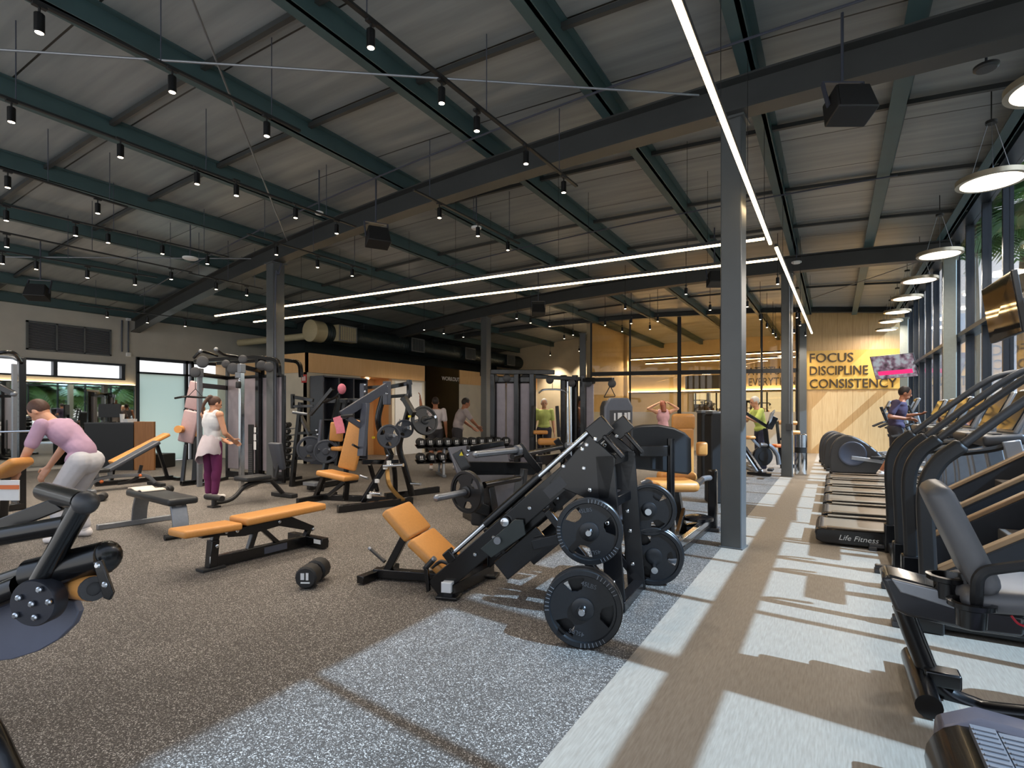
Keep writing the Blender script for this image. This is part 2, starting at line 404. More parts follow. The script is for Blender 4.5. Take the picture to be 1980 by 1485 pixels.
def column(x, y, label, wd=0.2, top=None, mt=COLUMN, rz=-0.104, x_off=0):
    z = (top or zb(x)) ; t = thing('steel_column', label, 'column', (x, y, 0), rz)
    R_ = Matrix.Rotation(rz, 3, 'Z'); o = Vector((x, y, 0)); k = wd / 2
    def q(a, b_, c_): return o + R_ @ Vector((a, b_, c_))
    build('shaft', MB().box(q(0, 0, z / 2), (wd, wd, z), R_), mt, t, 0.012)
    build('base_plate', MB().box(q(0, 0, 0.006), (wd + 0.03, wd + 0.03, 0.012), R_), mt, t)
    build('cap_plate', MB().box(q(0, 0, z - 0.012), (wd + 0.06, wd + 0.06, 0.024), R_), mt, t)
    return t
column(-0.87, 5.85, 'grey square steel column beside the aisle, nearest the camera')
t = column(-0.85, 12.88, 'grey square steel column behind the near one, beside the waste bin', 0.2)
cn = MB().tube([(-0.80, 12.76, 1.1), (-0.80, 12.76, zb(-0.8) - 0.05)], 0.014); build('conduit', cn, STEEL, t)
build('socket_box', MB().span((-0.86, 12.72, 0.98), (-0.74, 12.78, 1.12)), CHAR, t, 0.004)
t = column(-9.2, 6.64, 'dark grey steel column standing behind the cable station', 0.24)
build('conduit', MB().tube(curve([(-9.04, 6.53, 0.3), (-9.04, 6.53, zb(-9.2) - 0.5), (-8.99, 6.56, zb(-9.2) - 0.25), (-8.97, 6.6, zb(-9.2) - 0.04)]), 0.02), SLATE, t)
column(-9.0, 13.65, 'dark steel column behind the dumbbell rack and people', 0.22)
PALEC = mat('pale_green_grey_steel', (156, 164, 158), 0.4, noise=0.05)
column(1.8, 12.45, 'pale grey steel column at the window wall behind the pendant lamps', 0.19, zb(1.78), PALEC)
column(1.78, 19.6, 'pale grey steel column at the far end of the window wall', 0.2, zb(1.78), PALEC)
column(-0.9, 20.42, 'blue grey steel column where glass partition and wood wall meet', 0.22, zb(-0.9), COLUMN, 0.27)
column(-7.95, 18.55, 'grey steel column at the left end of the glass partition', 0.22, zb(-7.95), COLUMN, 0.27)

# ------------------------------------------------------------------ left wall with its openings
WL = XL
def wall_piece(y0, y1, z0, z1, m=BEIGE): return MB().span((WL - 0.2, y0, z0), (WL, y1, z1))
k = MB()
for a in ((YN, 7.08, 2.08, 2.2), (YN, 7.36, 2.62, 4.2), (7.08, 7.36, 2.08, 2.62), (YN, 7.36, 0, 2.08), (7.36, 10.4, 2.84, 4.2), (10.4, 11.3, 0, 4.2)): k.span((WL - 0.2, a[0], a[2]), (WL, a[1], a[3]))
struct('wall_left', k, BEIGE)
struct('wall_void_shade', MB().span((-14.4, 11.3, 2.93), (-14.2, YF, 5)).span((WL - 0.2, 11.3, 2.9), (-14.2, 11.45, 5)), DARKWALL)  # dark sheets standing in for the shaded void above the offices
fr = MB()
for z in (2.2, 2.6): fr.span((WL - 0.14, YN, z - 0.03 if z > 2.3 else z), (WL + 0.03, 7.08, z + 0.02 if z > 2.3 else z + 0.04))
for y in (7.04, 5.6, 3.9, 2.2, 0.5): fr.span((WL - 0.12, y - 0.04, 2.2), (WL + 0.02, y + 0.04, 2.6))
o = struct('window_1', fr, MULLION)
build('pane', MB().span((WL - 0.07, YN, 2.23), (WL - 0.06, 7.04, 2.58)), GLASS, o)
struct('wall_mirror', MB().span((WL + 0.005, 1.0, 0.1), (WL + 0.02, 7.3, 2.04)), MIRROR)
t = thing('cove_light', 'warm strip light glowing along top of the mirror on left wall', 'strip light', (WL + 0.05, 4.2, 2.05))
build('housing', MB().span((WL, 1.0, 2.045), (WL + 0.09, 7.3, 2.075)), COLUMN, t)
build('diffuser', MB().span((WL + 0.02, 1.0, 2.076), (WL + 0.06, 7.3, 2.085)), GLOW, t)
# glazed entrance: frosted panes in a black frame
d = MB(); e = []
d.span((WL - 0.1, 7.36, 2.76), (WL + 0.03, 10.4, 2.84)).span((WL - 0.1, 7.36, 2.4), (WL + 0.03, 10.4, 2.45))
for y in (7.38, 8.66, 8.82, 10.36): d.span((WL - 0.1, y - 0.04, 0), (WL + 0.03, y + 0.04, 2.84))
o = struct('door_1', d, MULLION)
for y0, y1 in ((7.42, 8.62), (8.86, 10.32)):
    build('pane', MB().span((WL - 0.05, y0, 0.02), (WL - 0.035, y1, 2.4)), FROST, o); build('pane', MB().span((WL - 0.05, y0, 2.45), (WL - 0.035, y1, 2.76)), GLASS, o)
build('handle', MB().tube([(WL + 0.08, 8.55, 0.95), (WL + 0.08, 8.55, 1.45)], 0.014), BLACKM, o)
# louvred vent high on the wall
t = thing('wall_vent', 'three-panel louvred vent high on the left wall', 'vent', (WL, 5.9, 2.8))
f_ = MB()
for y in (5.07, 5.62, 6.18, 6.74): f_.span((WL, y - 0.02, 2.81), (WL + 0.04, y + 0.02, 3.48))
f_.span((WL, 5.05, 2.8), (WL + 0.04, 6.76, 2.84)).span((WL, 5.05, 3.44), (WL + 0.04, 6.76, 3.48)); build('frame', f_, COLUMN, t)
for y0, y1 in ((5.09, 5.6), (5.64, 6.16), (6.2, 6.72)):
    sl = MB()
    for i in range(20):
        z = 2.85 + i * 0.03; sl.box((WL + 0.02, (y0 + y1) / 2, z), (0.03, y1 - y0, 0.004), Matrix.Rotation(-0.6, 3, 'Y'))
    build('louvre_panel', sl, SLATE, t)
for y, z, l in ((7.15, 3.82, 'small white junction box near the roof beam end on left wall'), (7.15, 2.88, 'small white junction box above the entrance on left wall')):
    single('junction_box', MB().span((WL, y - 0.05, z - 0.05), (WL + 0.07, y + 0.05, z + 0.05)), WHITE, l, 'electrical box', bev=0.006)
for i, (y, l) in enumerate(((7.0, 'left of the pair of dark conduits below roof beam end'), (7.15, 'dark conduit joining the two white junction boxes on left wall'))):
    single('conduit_pipe', MB().tube([(WL + 0.03, y, 2.94), (WL + 0.03, y, 3.76)], 0.018), SLATE, l, 'pipe')
# reception desk with black front
t = thing('reception_desk', 'black reception desk with brown wooden end before the mirror', 'desk', (-14.9, 6.4, 0), 0)
pa = Side(FL(165, 909), FL(246, 909))
build('front_panel', MB().slab([pa.w(0, 0), pa.w(1.15, 0), pa.w(1.15, 1.08), pa.w(0, 1.08)], pa.n, 0.06), BLACKM, t)
build('end_panel', MB().slab([pa.w(1.17, 0, .05), pa.w(1.17, 0, 0.3), pa.w(1.17, 1.14, 0.3), pa.w(1.17, 1.14, .05)], pa.e, 0.06).slab([pa.w(1.14, 0, .02), pa.w(1.62, 0, .02), pa.w(1.62, 1.14, .02), pa.w(1.14, 1.14, .02)], pa.n, 0.06), WOODD, t, 0.004)
build('worktop', MB().slab([pa.w(-0.02, 1.1, -.02), pa.w(1.15, 1.1, -.02), pa.w(1.15, 1.1, 0.3), pa.w(-.02, 1.1, 0.3)], (0, 0, 1), 0.04), CHAR, t, 0.004)
t = thing('computer_monitor', 'dark computer monitor on the reception desk', 'monitor', pa.w(0.45, 1.12, 0.15), pa.rz)
build('screen', MB().slab([pa.w(.2, 1.24, .15), pa.w(.72, 1.24, .15), pa.w(.72, 1.56, .15), pa.w(.2, 1.56, .15)], pa.n, 0.03), BLACKM, t, 0.004)
build('stand', MB().bar(pa.w(.46, 1.125, .18), pa.w(.46, 1.3, .18), 0.06, 0.02).box(pa.w(.46, 1.13, .18), (0.2, 0.16, 0.014)), BLACKM, t)
for i, (s_, l_) in enumerate(((0.78, 'white stack of cups beside monitor on reception desk'), (0.95, 'white paper tray on right of the reception desk'))):
    single('paper_cup_stack' if i == 0 else 'paper_tray', MB().lathe(pa.w(s_, 1.121, .12), (0, 0, 1), [(0, .04), (.18, .05), (.2, .052)], 14) if i == 0 else MB().box(pa.w(s_, 1.162, .14), (.24, .2, .08)), WHITE, l_, 'cups' if i == 0 else 'tray')

# ------------------------------------------------------------------ office block at the back left: wood fascia over beige walls
BX, BY = -11.9, 9.57
struct('wall_office', MB().span((WL, BY, 0), (BX - 0.06, BY + 0.15, 2.42)).span((BX - 0.2, BY, 0), (BX - 0.06, 11.5, 2.42)).span((BX - 0.2, 12.78, 0), (BX - 0.06, 22.5, 2.42)), BEIGE3)
struct('wall_office_fascia', MB().span((WL, BY - 0.06, 2.42), (BX, BY, 2.93)).span((BX - 0.06, BY - 0.06, 2.42), (BX, 14.3, 2.93)).span((BX - 0.06, 16.3, 2.42), (BX, 22.4, 2.93)), WOODF)
struct('ceiling_office', MB().span((WL, BY, 2.85), (BX - .4, 22.5, 2.91)), DARKWALL)
struct('wall_niche', MB().span((BX - 0.9, 11.5, 0), (BX - 0.85, 12.78, 2.42)).span((BX - 0.9, 11.45, 0), (BX - 0.06, 11.5, 2.42)).span((BX - 0.9, 12.78, 0), (BX - 0.2, 12.83, 2.42)), WOODF)
lp = thing('niche_light', 'warm downlight inside the wood-lined niche behind the lockers', 'downlight', (BX - 0.45, 12.1, 2.38)); build('diffuser', MB().lathe((BX - .45, 12.1, 2.4), (0, 0, -1), [(0, .06), (.02, .06)], 16), SPOTGLOW, lp)
struct('ceiling_niche', MB().span((BX - 0.9, 11.45, 2.42), (BX - 0.06, 14.3, 2.47)), WOODF)
o = struct('door_2', MB().span((BX - 0.07, 12.9, 0), (BX - 0.03, 14.2, 2.36)), WHITE, 0.004); build('handle', MB().tube([(BX + .02, 13.05, .95), (BX + .02, 13.05, 1.15)], .012), STEEL, o)
t = thing('glass_screen', 'dark teal glass screen lettered WORKOUT beside the wood fascia', 'glass panel', (BX + 0.05, 15.3, 0))
build('pane', MB().span((BX - 0.02, 14.35, 0.02), (BX, 16.25, 2.95)), GLASSD, t)
build('backing', MB().span((BX - 0.3, 14.35, 0.02), (BX - 0.25, 16.25, 2.95)), mat('dark_teal_board', (70, 100, 98), .6, noise=.1), t)
build('lettering', text_mb('WORKOUT', 0.17, (BX + 0.006, 15.3, 2.52), (0, 1, 0), (0, 0, 1), 0.004), WHITE, t, label='white WORKOUT lettering') if False else build('lettering', text_mb('WORKOUT', 0.2, (BX + 0.006, 15.22, 2.5), (0, 1, 0), (0, 0, 1), 0.004), WHITE, t)
t = thing('fire_sign', 'small red fire equipment sign on beige wall beside lockers', 'sign', (-12.15, BY - 0.02, 2.2))
sg = AY(588, 732, BY - 0.01)
build('plate', MB().box(sg, (0.2, 0.012, 0.22)), mat('sign_red', (190, 48, 40), 0.5, noise=.03), t, 0.004)
build('flame_symbol', MB().box(sg + Vector((-.035, -.009, 0)), (0.05, 0.005, 0.12)).box(sg + Vector((.04, -.009, 0)), (0.04, 0.005, 0.12)), WHITE, t)
ex = AX(935, 722, BX + .02); t = thing('exit_sign', 'small red lit sign on the wood fascia beside the dark column', 'sign', ex)
build('housing', MB().box(ex, (0.05, 0.45, 0.24)), BLACKM, t, 0.006); build('lit_face', MB().box(ex + Vector((.03, 0, 0)), (0.008, 0.32, 0.13)), mat('red_lit_sign', (235, 40, 60), 0.4, emit=(255, 50, 70), es=1.5), t)
# lockers against the block
t = thing('locker_cabinet', 'tall grey-blue open locker cabinet against the beige office wall', 'locker', (-11.6, 10.3, 0))
lk = MB().span((BX, 9.62, 0), (BX + 0.5, 9.66, 2.32)).span((BX, 11.16, 0), (BX + .5, 11.2, 2.32)).span((BX, 9.62, 2.28), (BX + .5, 11.2, 2.32)).span((BX, 9.62, 0), (BX + .02, 11.2, 2.3))
for y in (10.14, 10.66): lk.span((BX, y, 0), (BX + .5, y + .04, 2.3))
build('carcass', lk, SLATE, t, 0.004)
for z in (0.05, 0.6, 1.15, 1.7): build('shelf', MB().span((BX, 9.66, z), (BX + .48, 11.16, z + .03)), SLATE, t)

# ------------------------------------------------------------------ back walls, glass partition and the room behind it
struct('wall_back_left', MB().span((-14.2, 22.5, 0), (-7.6, 22.7, 5)), BEIGE2)
G = Side((-7.8, 18.67), (1.9, 21.36))
struct('wall_back_wood', MB().slab([G.w(7.2, 0), G.w(10.1, 0), G.w(10.1, 5), G.w(7.2, 5)], G.n, 0.12), WOODWALL)
pn = MB().slab([G.w(7.22, 2.12, -.075), G.w(10.1, 2.12, -.075), G.w(10.1, 3.4, -.075), G.w(7.22, 3.4, -.075)], G.n, 0.02)
single('sign_panel', pn, GOLD, 'golden panel behind the FOCUS DISCIPLINE CONSISTENCY words on wood wall', 'panel')
INK = mat('dark_brown_lettering', (58, 44, 26), 0.5, noise=.05)
for s_, z, sz, l in (('FOCUS', 3.02, 0.40, 'dark FOCUS letters, top word on the golden wall panel'), ('DISCIPLINE', 2.6, 0.40, 'dark DISCIPLINE letters, middle word on the golden wall panel'), ('CONSISTENCY', 2.17, 0.40, 'dark CONSISTENCY letters, bottom word on the golden wall panel')):
    wd = {'FOCUS': 1.28, 'DISCIPLINE': 1.7, 'CONSISTENCY': 2.5}[s_]
    q = text_mb(s_, sz, (0, 0, 0), (1, 0, 0), (0, 1, 0), 0.03); x1 = max(p.x for p in q.v); x0 = min(p.x for p in q.v); h0 = max(p.y for p in q.v)
    tx = MB(); tx.f = q.f; tx.v = [G.w(7.36 + (p.x - x0) / (x1 - x0) * wd, z + p.y / h0 * 0.29, -.1) + G.n * (-p.z) for p in q.v]
    single('wall_lettering', tx, INK, l, 'lettering')
# partition: black mullions, glazed panes, frosted film below
SV = [0.12, 1.52, 3.22, 4.6, 5.9, 7.02]
for i in range(5):
    o = struct('window_%d' % (i + 2), MB().slab([G.w(SV[i] + .03, 0.02), G.w(SV[i + 1] - .03, 0.02), G.w(SV[i + 1] - .03, 2.7), G.w(SV[i] + .03, 2.7)], G.n, 0.012).slab([G.w(SV[i] + .03, 2.84), G.w(SV[i + 1] - .03, 2.84), G.w(SV[i + 1] - .03, zb(-6 + i) + .4), G.w(SV[i] + .03, zb(-6.5 + i) + .4)], G.n, 0.012), GLASSW)
    build('frosted_film', MB().slab([G.w(SV[i] + .03, 0.02, -.012), G.w(SV[i + 1] - .03, 0.02, -.012), G.w(SV[i + 1] - .03, 1.38, -.012), G.w(SV[i] + .03, 1.38, -.012)], G.n, 0.004), FROSTW, o)
for i, s_ in enumerate(SV):
    x = G.w(s_, 0).x; wd = 0.13 if i in (2, 5) else 0.06
    struct('trim_%d' % (41 + i), MB().slab([G.w(s_ - wd / 2, 0), G.w(s_ + wd / 2, 0), G.w(s_ + wd / 2, zb(x) + .4), G.w(s_ - wd / 2, zb(x) + .4)], G.n, 0.1), BLACKM)
struct('trim_48', MB().slab([G.w(0.1, 2.7), G.w(7.05, 2.7), G.w(7.05, 2.84), G.w(.1, 2.84)], G.n, 0.1), BLACKM)
RB = 27.5
struct('wall_back_room', MB().span((-14.2, RB, 0), (3, RB + 0.2, 6)).span((-7.95, 18.9, 0), (-7.75, 22.5, 5)).span((1.95, 21.6, 0), (2.15, RB, 6)), BEIGE2)
struct('wall_room_mirror', MB().span((-6.2, RB - 0.03, 0.3), (1.9, RB - 0.01, 2.3)), MIRROR)
t = thing('cove_light', 'warm cove light strip along the back wall of the glass room', 'strip light', (-4, RB - .05, 2.42)); build('housing', MB().span((-12, RB - .1, 2.36), (1.9, RB - .01, 2.4)), BEAM, t); build('diffuser', MB().span((-12, RB - .09, 2.41), (1.9, RB - .04, 2.43)), GLOWB, t)
for y, l in ((22.6, 'nearer ceiling light line added to light the glass room'), (24.8, 'farther ceiling light line added to light the glass room')):
    t = thing('linear_light', l, 'linear light', (-3, y, 3.6)); build('diffuser', MB().span((-7.5, y, 3.6), (1.7, y + .05, 3.62)), GLOWB, t); build('housing', MB().span((-7.5, y, 3.62), (1.7, y + .05, 3.68)), BLACKM, t)
    al = bpy.data.lights.new('room_fill_glow', 'AREA'); al.shape = 'RECTANGLE'; al.size = 9; al.size_y = .1; al.energy = 110; al.color = (1, .84, .62); ao = bpy.data.objects.new('room_fill_glow', al); C.objects.link(ao); ao.parent = t; ao.location = (0, 0, -.02)  # light lines and area lamps added to brighten the glass room
for s_, z, l in (('ATTITUDE IS', 3.1, 'dark ATTITUDE IS letters on the wall behind the glass'), ('EVERYTHING', 2.6, 'dark EVERYTHING letters on the wall behind the glass')):
    q = text_mb(s_, 0.42, (-3.45, RB - .02, z), (1, 0, 0), (0, 0, 1), 0.02); x0 = -3.45; x1 = max(p.x for p in q.v); k = 2.25 / (x1 - x0)
    for p in q.v: p.x = x0 + (p.x - x0) * k; p.z = z + (p.z - z) * 1.25
    single('wall_lettering', q, mat('black_lettering', (44, 38, 30), .5, noise=.05), l, 'lettering')
t = thing('television', 'black flat television on the wall behind the glass partition', 'television', (-5.2, RB - .06, 2.5)); build('screen', MB().span((-6.3, RB - .08, 2.5), (-4.4, RB - .02, 3.16)), BLACKM, t, 0.006)

# ------------------------------------------------------------------ window wall on the right
wy = [9.63 + 1.18 * k for k in range(-10, 11)]
for i, y in enumerate(wy[:-1]):
    struct('window_%d' % (11 + i), MB().span((XR + 0.06, y + 0.03, 0.1), (XR + 0.07, y + 1.15, 4.55)), GLASS)
for i, y in enumerate(wy):
    struct('trim_%d' % (61 + i), MB().span((XR, y - 0.03, 0.0), (XR + 0.11, y + 0.03, 4.56)), MULLION)
struct('wall_right', MB().span((XR, YN, 0), (XR + .16, 21.5, 0.1)).span((XR - 0.1, YN, 4.55), (XR + 0.12, 21.5, 4.64)), MULLION)
struct('trim_90', MB().span((XR - 0.06, YN, 2.68), (XR + 0.17, 21.4, 2.75)), MULLION)

# ------------------------------------------------------------------ lights under the roof
LZ = 3.45                                        # height of the light lines
def light_line(a, b, label, wires):
    a = Vector(a); b = Vector(b); t = thing('linear_light', label, 'linear light', (a + b) / 2)
    build('diffuser', MB().bar(a, b, 0.034, 0.022), GLOW, t)
    up = Vector((0, 0, 0.032)); build('housing', MB().bar(a + up, b + up, 0.04, 0.04), BLACKM, t)
    for i in range(wires):
        p = a.lerp(b, (i + 0.5) / wires) + Vector((0, 0, 0.05)); build('wire', MB().cyl(p, (p.x, p.y, zb(p.x) + 0.525), 0.003, 5), BLACKM, t)
light_line((-0.69, 2.0, LZ), (-0.676, 7.45, LZ), 'long warm light line running over the aisle, nearer half', 4)
light_line((-0.63, 7.66, LZ), (-0.495, 16.4, LZ), 'long warm light line running over the aisle toward golden panel', 5)
light_line((-11.55, 6.86, LZ), (-0.72, 7.19, LZ), 'upper of two crosswise warm light lines over the gym', 6)
light_line((-11.55, 7.77, LZ), (-0.66, 8.23, LZ), 'lower of two crosswise warm light lines over the gym', 6)

SPOTS = [
 ('the track crossing top centre of the photo', 4.0, 1, [(717, 75), (854, 185), (922, 240), (1017, 305), (1090, 362)]),
 ('the short track just beyond the near roof beam', 4.0, 1, [(849.7, 412), (924, 448), (982, 476)]),
 ('the topmost track at upper left', 4.0, 1, [(76, 45), (333, 163), (516, 250)]),
 ('the second track down at upper left', 4.0, 1, [(22, 222), (233, 292), (381, 345), (457, 368), (571.6, 412), (651, 443)]),
 ('the third track down at left edge', 4.0, 1, [(15, 352), (189, 403)]),
 ('the track passing the dark column behind the cable station', 3.95, 1, [(534.5, 485), (614, 510), (681, 527)]),
 ('the fourth track down at left', 3.9, 1, [(12, 417), (146, 447), (209, 461), (314, 483), (401, 503)]),
 ('the short stub of track at far left edge', 3.75, 1, [(13, 469), (331, 533)]),
 ('the fifth track down at left', 3.7, 1, [(4.5, 502), (70, 513), (169, 530), (261, 544)]),
 ('the track in front of the left wall', 3.55, 1, [(207, 608), (285, 619), (358, 626)]),
 ('the track under roof beam end at left', 3.75, 1, [(418, 553), (477, 565)]),
 ('the dark ceiling above the ventilation duct', 3.85, 0, [(820, 634), (858, 641), (896, 648)]),
 ('the dark ceiling right of the rear column', 3.9, 0, [(999, 611), (1026, 620), (1063, 627), (1091, 651), (1108, 644), (1170, 625), (1203, 637)]),
 ('the ceiling before the glass partition', 3.9, 0, [(1209, 592), (1220.5, 621), (1256.7, 632.5), (1271.7, 617), (1326.5, 563), (1373, 594.5)]),
 ('the ceiling between the two tall grey columns', 3.9, 0, [(1445, 588), (1470, 613), (1483, 629), (1494.6, 641), (1500, 648)]),
 ('the ceiling beside the golden sign panel', 3.9, 0, [(1503.7, 543), (1541, 609.6), (1547, 625), (1535.6, 640), (1557.6, 645)]),
]
ORD = ['first', 'second', 'third', 'fourth', 'fifth', 'sixth', 'seventh', 'eighth']
proto = None
def make_spot():
    t = thing('spotlight', 'x', 'spotlight')
    build('body', MB().lathe((0, 0, -0.065), (0, 0, 1), [(0, .027), (0.004, .031), (.125, .031), (.13, .027)], 18), BLACK, t, local=True)
    build('lens', MB().lathe((0, 0, -0.062), (0, 0, -1), [(0, .026), (.004, .024)], 18), SPOTGLOW, t, local=True)
    build('stem', MB().cyl((0, 0, 0.06), (0, 0, 0.115), 0.008, 8).box((0, 0, 0.118), (0.034, 0.08, 0.02)), BLACKM, t, local=True)
    return t
bulb = bpy.data.lights.new('spot_beam', 'SPOT'); bulb.energy = 34; bulb.spot_size = math.radians(115); bulb.spot_blend = 0.8; bulb.shadow_soft_size = 0.06; bulb.color = (1.0, 0.86, 0.70)
bulb2 = bulb.copy(); bulb2.energy = 80
for name, z, has_track, px in SPOTS:
    gi = SPOTS.index((name, z, has_track, px)); bd = bulb if gi < 7 else bulb2
    pts = [FL(u, v, z) if has_track == 0 else FL(u, v, z) for u, v in px]
    for i, p in enumerate(pts):
        lim = zb(p.x) - 0.02
        if p.z > lim: p = pts[i] = FL(px[i][0], px[i][1], lim)
        l = '%s black spotlight from left on %s' % (ORD[i], name)
        if proto is None: proto = s_ = make_spot(); s_.location = p; s_['label'] = l; s_['group'] = 'ceiling spotlights'
        else: s_ = copy_thing(proto, p, 0, l, 'ceiling spotlights')
        b_ = bpy.data.objects.new('spot_beam', bd); C.objects.link(b_); b_.parent = s_; b_.location = (0, 0, -0.075)
        if not has_track:
            top = zb(p.x) + 0.525; build('drop_rod', MB().cyl((0, 0, .115), (0, 0, top - p.z), 0.006, 6), BLACKM, s_, local=True)
    if has_track:
        a, b_ = pts[0].copy(), pts[-1].copy(); d = (b_ - a).normalized(); a -= d * 0.5; b_ += d * 0.35; o = Vector((0, 0, 0.135)); a += o; b_ += o
        t = thing('lighting_track', 'black lighting track bar: ' + name.replace('the ', ''), 'track', (a + b_) / 2, 0, 'lighting tracks')
        rail = MB().bar(a, b_, 0.035, 0.02); build('rail', rail, BLACKM, t)
        for k in (0.12, 0.5, 0.88):
            p = a.lerp(b_, k); build('hanger', MB().cyl(p, (p.x, p.y, zb(p.x) + 0.525), 0.005, 6), SLATE, t)

for i, x in enumerate((-10.9, -9.5)):
    p = Vector((x, 21.75, zb(x) - .1)); s_ = copy_thing(proto, p, 0, '%s black wall-washing spotlight behind the cable crossover' % ('left', 'right')[i], 'ceiling spotlights')
    build('drop_rod', MB().cyl((0, 0, .115), (0, 0, .62), 0.006, 6), BLACKM, s_, local=True)
    b_ = bpy.data.objects.new('spot_beam', bulb3) if i else None
    if not i:
        bulb3 = bulb.copy(); bulb3.energy = 260; bulb3.spot_size = math.radians(80); b_ = bpy.data.objects.new('spot_beam', bulb3)
    C.objects.link(b_); b_.parent = s_; b_.location = (0, 0, -.075); b_.rotation_euler = (.35, 0, 0)
# round pendant lamps along the windows
PEND = [(5.45, 3.74), (7.34, 3.73), (10.52, 3.77), (12.79, 3.85), (14.81, 3.88), (16.97, 3.916), (18.88, 3.95), (20.3, 3.9)]
PL = ['nearest pendant lamp, cut by the right edge', 'second round pendant lamp from the near end, largest seen whole', 'third round pendant lamp from the near end by windows', 'fourth round pendant lamp from the near end by windows', 'fifth round pendant lamp from the near end by windows', 'sixth round pendant lamp, before the wood wall', 'seventh round pendant lamp, before the wood wall', 'farthest round pendant lamp, close to the wood wall']
RIM = mat('gold_glow_silver_rim', (196, 184, 160), .3, .8, noise=.04)  # silver rim, the gold glow on it put into the colour
pp = None
for i, (y, z) in enumerate(PEND):
    if pp is None:
        pp = t = thing('pendant_lamp', PL[0], 'pendant lamp', (1.4, y, z), 0, 'round pendant lamps by the windows')
        build('diffuser', MB().lathe((0, 0, 0.012), (0, 0, -1), [(0, .27), (.012, .27), (.016, .255)], 48), DISCGLOW, t, local=True)
        build('rim', MB().lathe((0, 0, -.004), (0, 0, 1), [(0, .274), (0, .295), (.05, .295), (.05, .05), (.045, .05)], 48), RIM, t, local=True)
        for k in range(3):
            a = 2 * PI * k / 3 + .4; build('suspension_wire', MB().cyl((.2 * math.cos(a), .2 * math.sin(a), .05), (.03 * math.cos(a), .03 * math.sin(a), .62), 0.003, 5), STEEL, t, local=True)
        build('canopy', MB().lathe((0, 0, .6), (0, 0, 1), [(0, .05), (.03, .05)], 16), BLACKM, t, local=True)
    else: copy_thing(pp, (1.4, y, z), 0, PL[i])
pb = bpy.data.lights.new('pendant_beam', 'AREA'); pb.shape = 'DISK'; pb.size = 0.5; pb.energy = 34; pb.color = (1, .88, .74)
for o in [o for o in C.objects if o.name.startswith('pendant_lamp')]:
    build('cord', MB().cyl((0, 0, .62), (0, 0, zb(1.4) + .525 - o.location.z), .006, 6), BLACKM, o, local=True)
    b_ = bpy.data.objects.new('pendant_beam', pb); C.objects.link(b_); b_.parent = o; b_.location = (0, 0, -0.03)

# loudspeakers hung from the structure
def speaker(u, v, z, label, yaw, wdt=0.34):
    p = FL(u, v, z); t = thing('loudspeaker', label, 'loudspeaker', p, yaw, 'hung loudspeakers')
    R_ = Matrix.Rotation(yaw, 3, 'Z') @ Matrix.Rotation(-0.35, 3, 'X')
    poly = [(-.5, -.32), (.5, -.32), (.42, .32), (-.42, .32)]
    build('cabinet', MB().prism([(a * wdt, b_ * wdt * 1.1) for a, b_ in poly], p, R_ @ Vector((1, 0, 0)), R_ @ Vector((0, 0, 1)), .22), BLACKM, t, .012)
    build('grille', MB().prism([(a * wdt * .9, b_ * wdt) for a, b_ in poly], p + R_ @ Vector((0, -.112, 0)), R_ @ Vector((1, 0, 0)), R_ @ Vector((0, 0, 1)), .012), RUBBER, t)
    b_ = MB()
    for s_ in (-1, 1): b_.bar(p + R_ @ Vector((s_ * wdt * .5, 0, 0)), p + R_ @ Vector((s_ * wdt * .5, 0, .26)), .012, .04)
    b_.bar(p + R_ @ Vector((-wdt * .5, 0, .26)), p + R_ @ Vector((wdt * .5, 0, .26)), .04, .012)
    q = p + R_ @ Vector((0, 0, .26)); b_.cyl(q, (q.x, q.y, max(zb(q.x) + .52, q.z + .1)), .012, 8); build('bracket', b_, SLATE, t)
speaker(1641, 205, 3.92, 'black loudspeaker under the near beam, right of the light line', YAW)
speaker(730, 460, 3.88, 'black loudspeaker under the near beam at photo centre left', YAW + .5)
speaker(1041, 600, 3.9, 'small black loudspeaker hanging near the rear column', YAW)
speaker(73, 566, 3.5, 'black loudspeaker at far left above the vent', YAW + .3)
speaker(1385, 540, 3.85, 'black loudspeaker peeking out left of the nearest column', YAW)
# brace rods, conduits, small ceiling devices
for a, b_, l in (((-6.4, 1.7, 4.52), (-1.15, 5.58, 4.5), 'thin steel brace rod crossing upper photo from left to the light line'), ((-4.0, 2.1, 4.55), (-8.4, 6.3, 4.42), 'thin steel brace rod running diagonally through upper left'), ((-13.6, 2.0, 3.85), (-9.6, 6.4, 4.3), 'thin steel brace rod near the left wall ceiling'), ((1.6, 13.2, 4.35), (-.6, 17.2, 4.5), 'thin pale brace rod beside the round pendant lamps')):
    single('brace_rod', MB().cyl(a, b_, .011, 8), STEEL, l, 'rod', 'roof brace rods')
for i, (y, up) in enumerate(((6.2, .29), (5.1, .3), (9.0, .3), (13.4, .3))):
    pts = [(-13.9 + k * .77, y + (-13.0 + k * .77) * -.1044, zb(-13.9 + k * .77) + up) for k in range(20)]
    single('conduit_pipe', MB().tube(pts, .012, 7), SLATE, ['thin conduit crossing the ceiling just past the near beam', 'thin conduit crossing the ceiling before the near beam', 'thin conduit crossing the ceiling beyond the light lines', 'thin conduit crossing the ceiling past the second beam'][i], 'pipe', 'ceiling conduits')
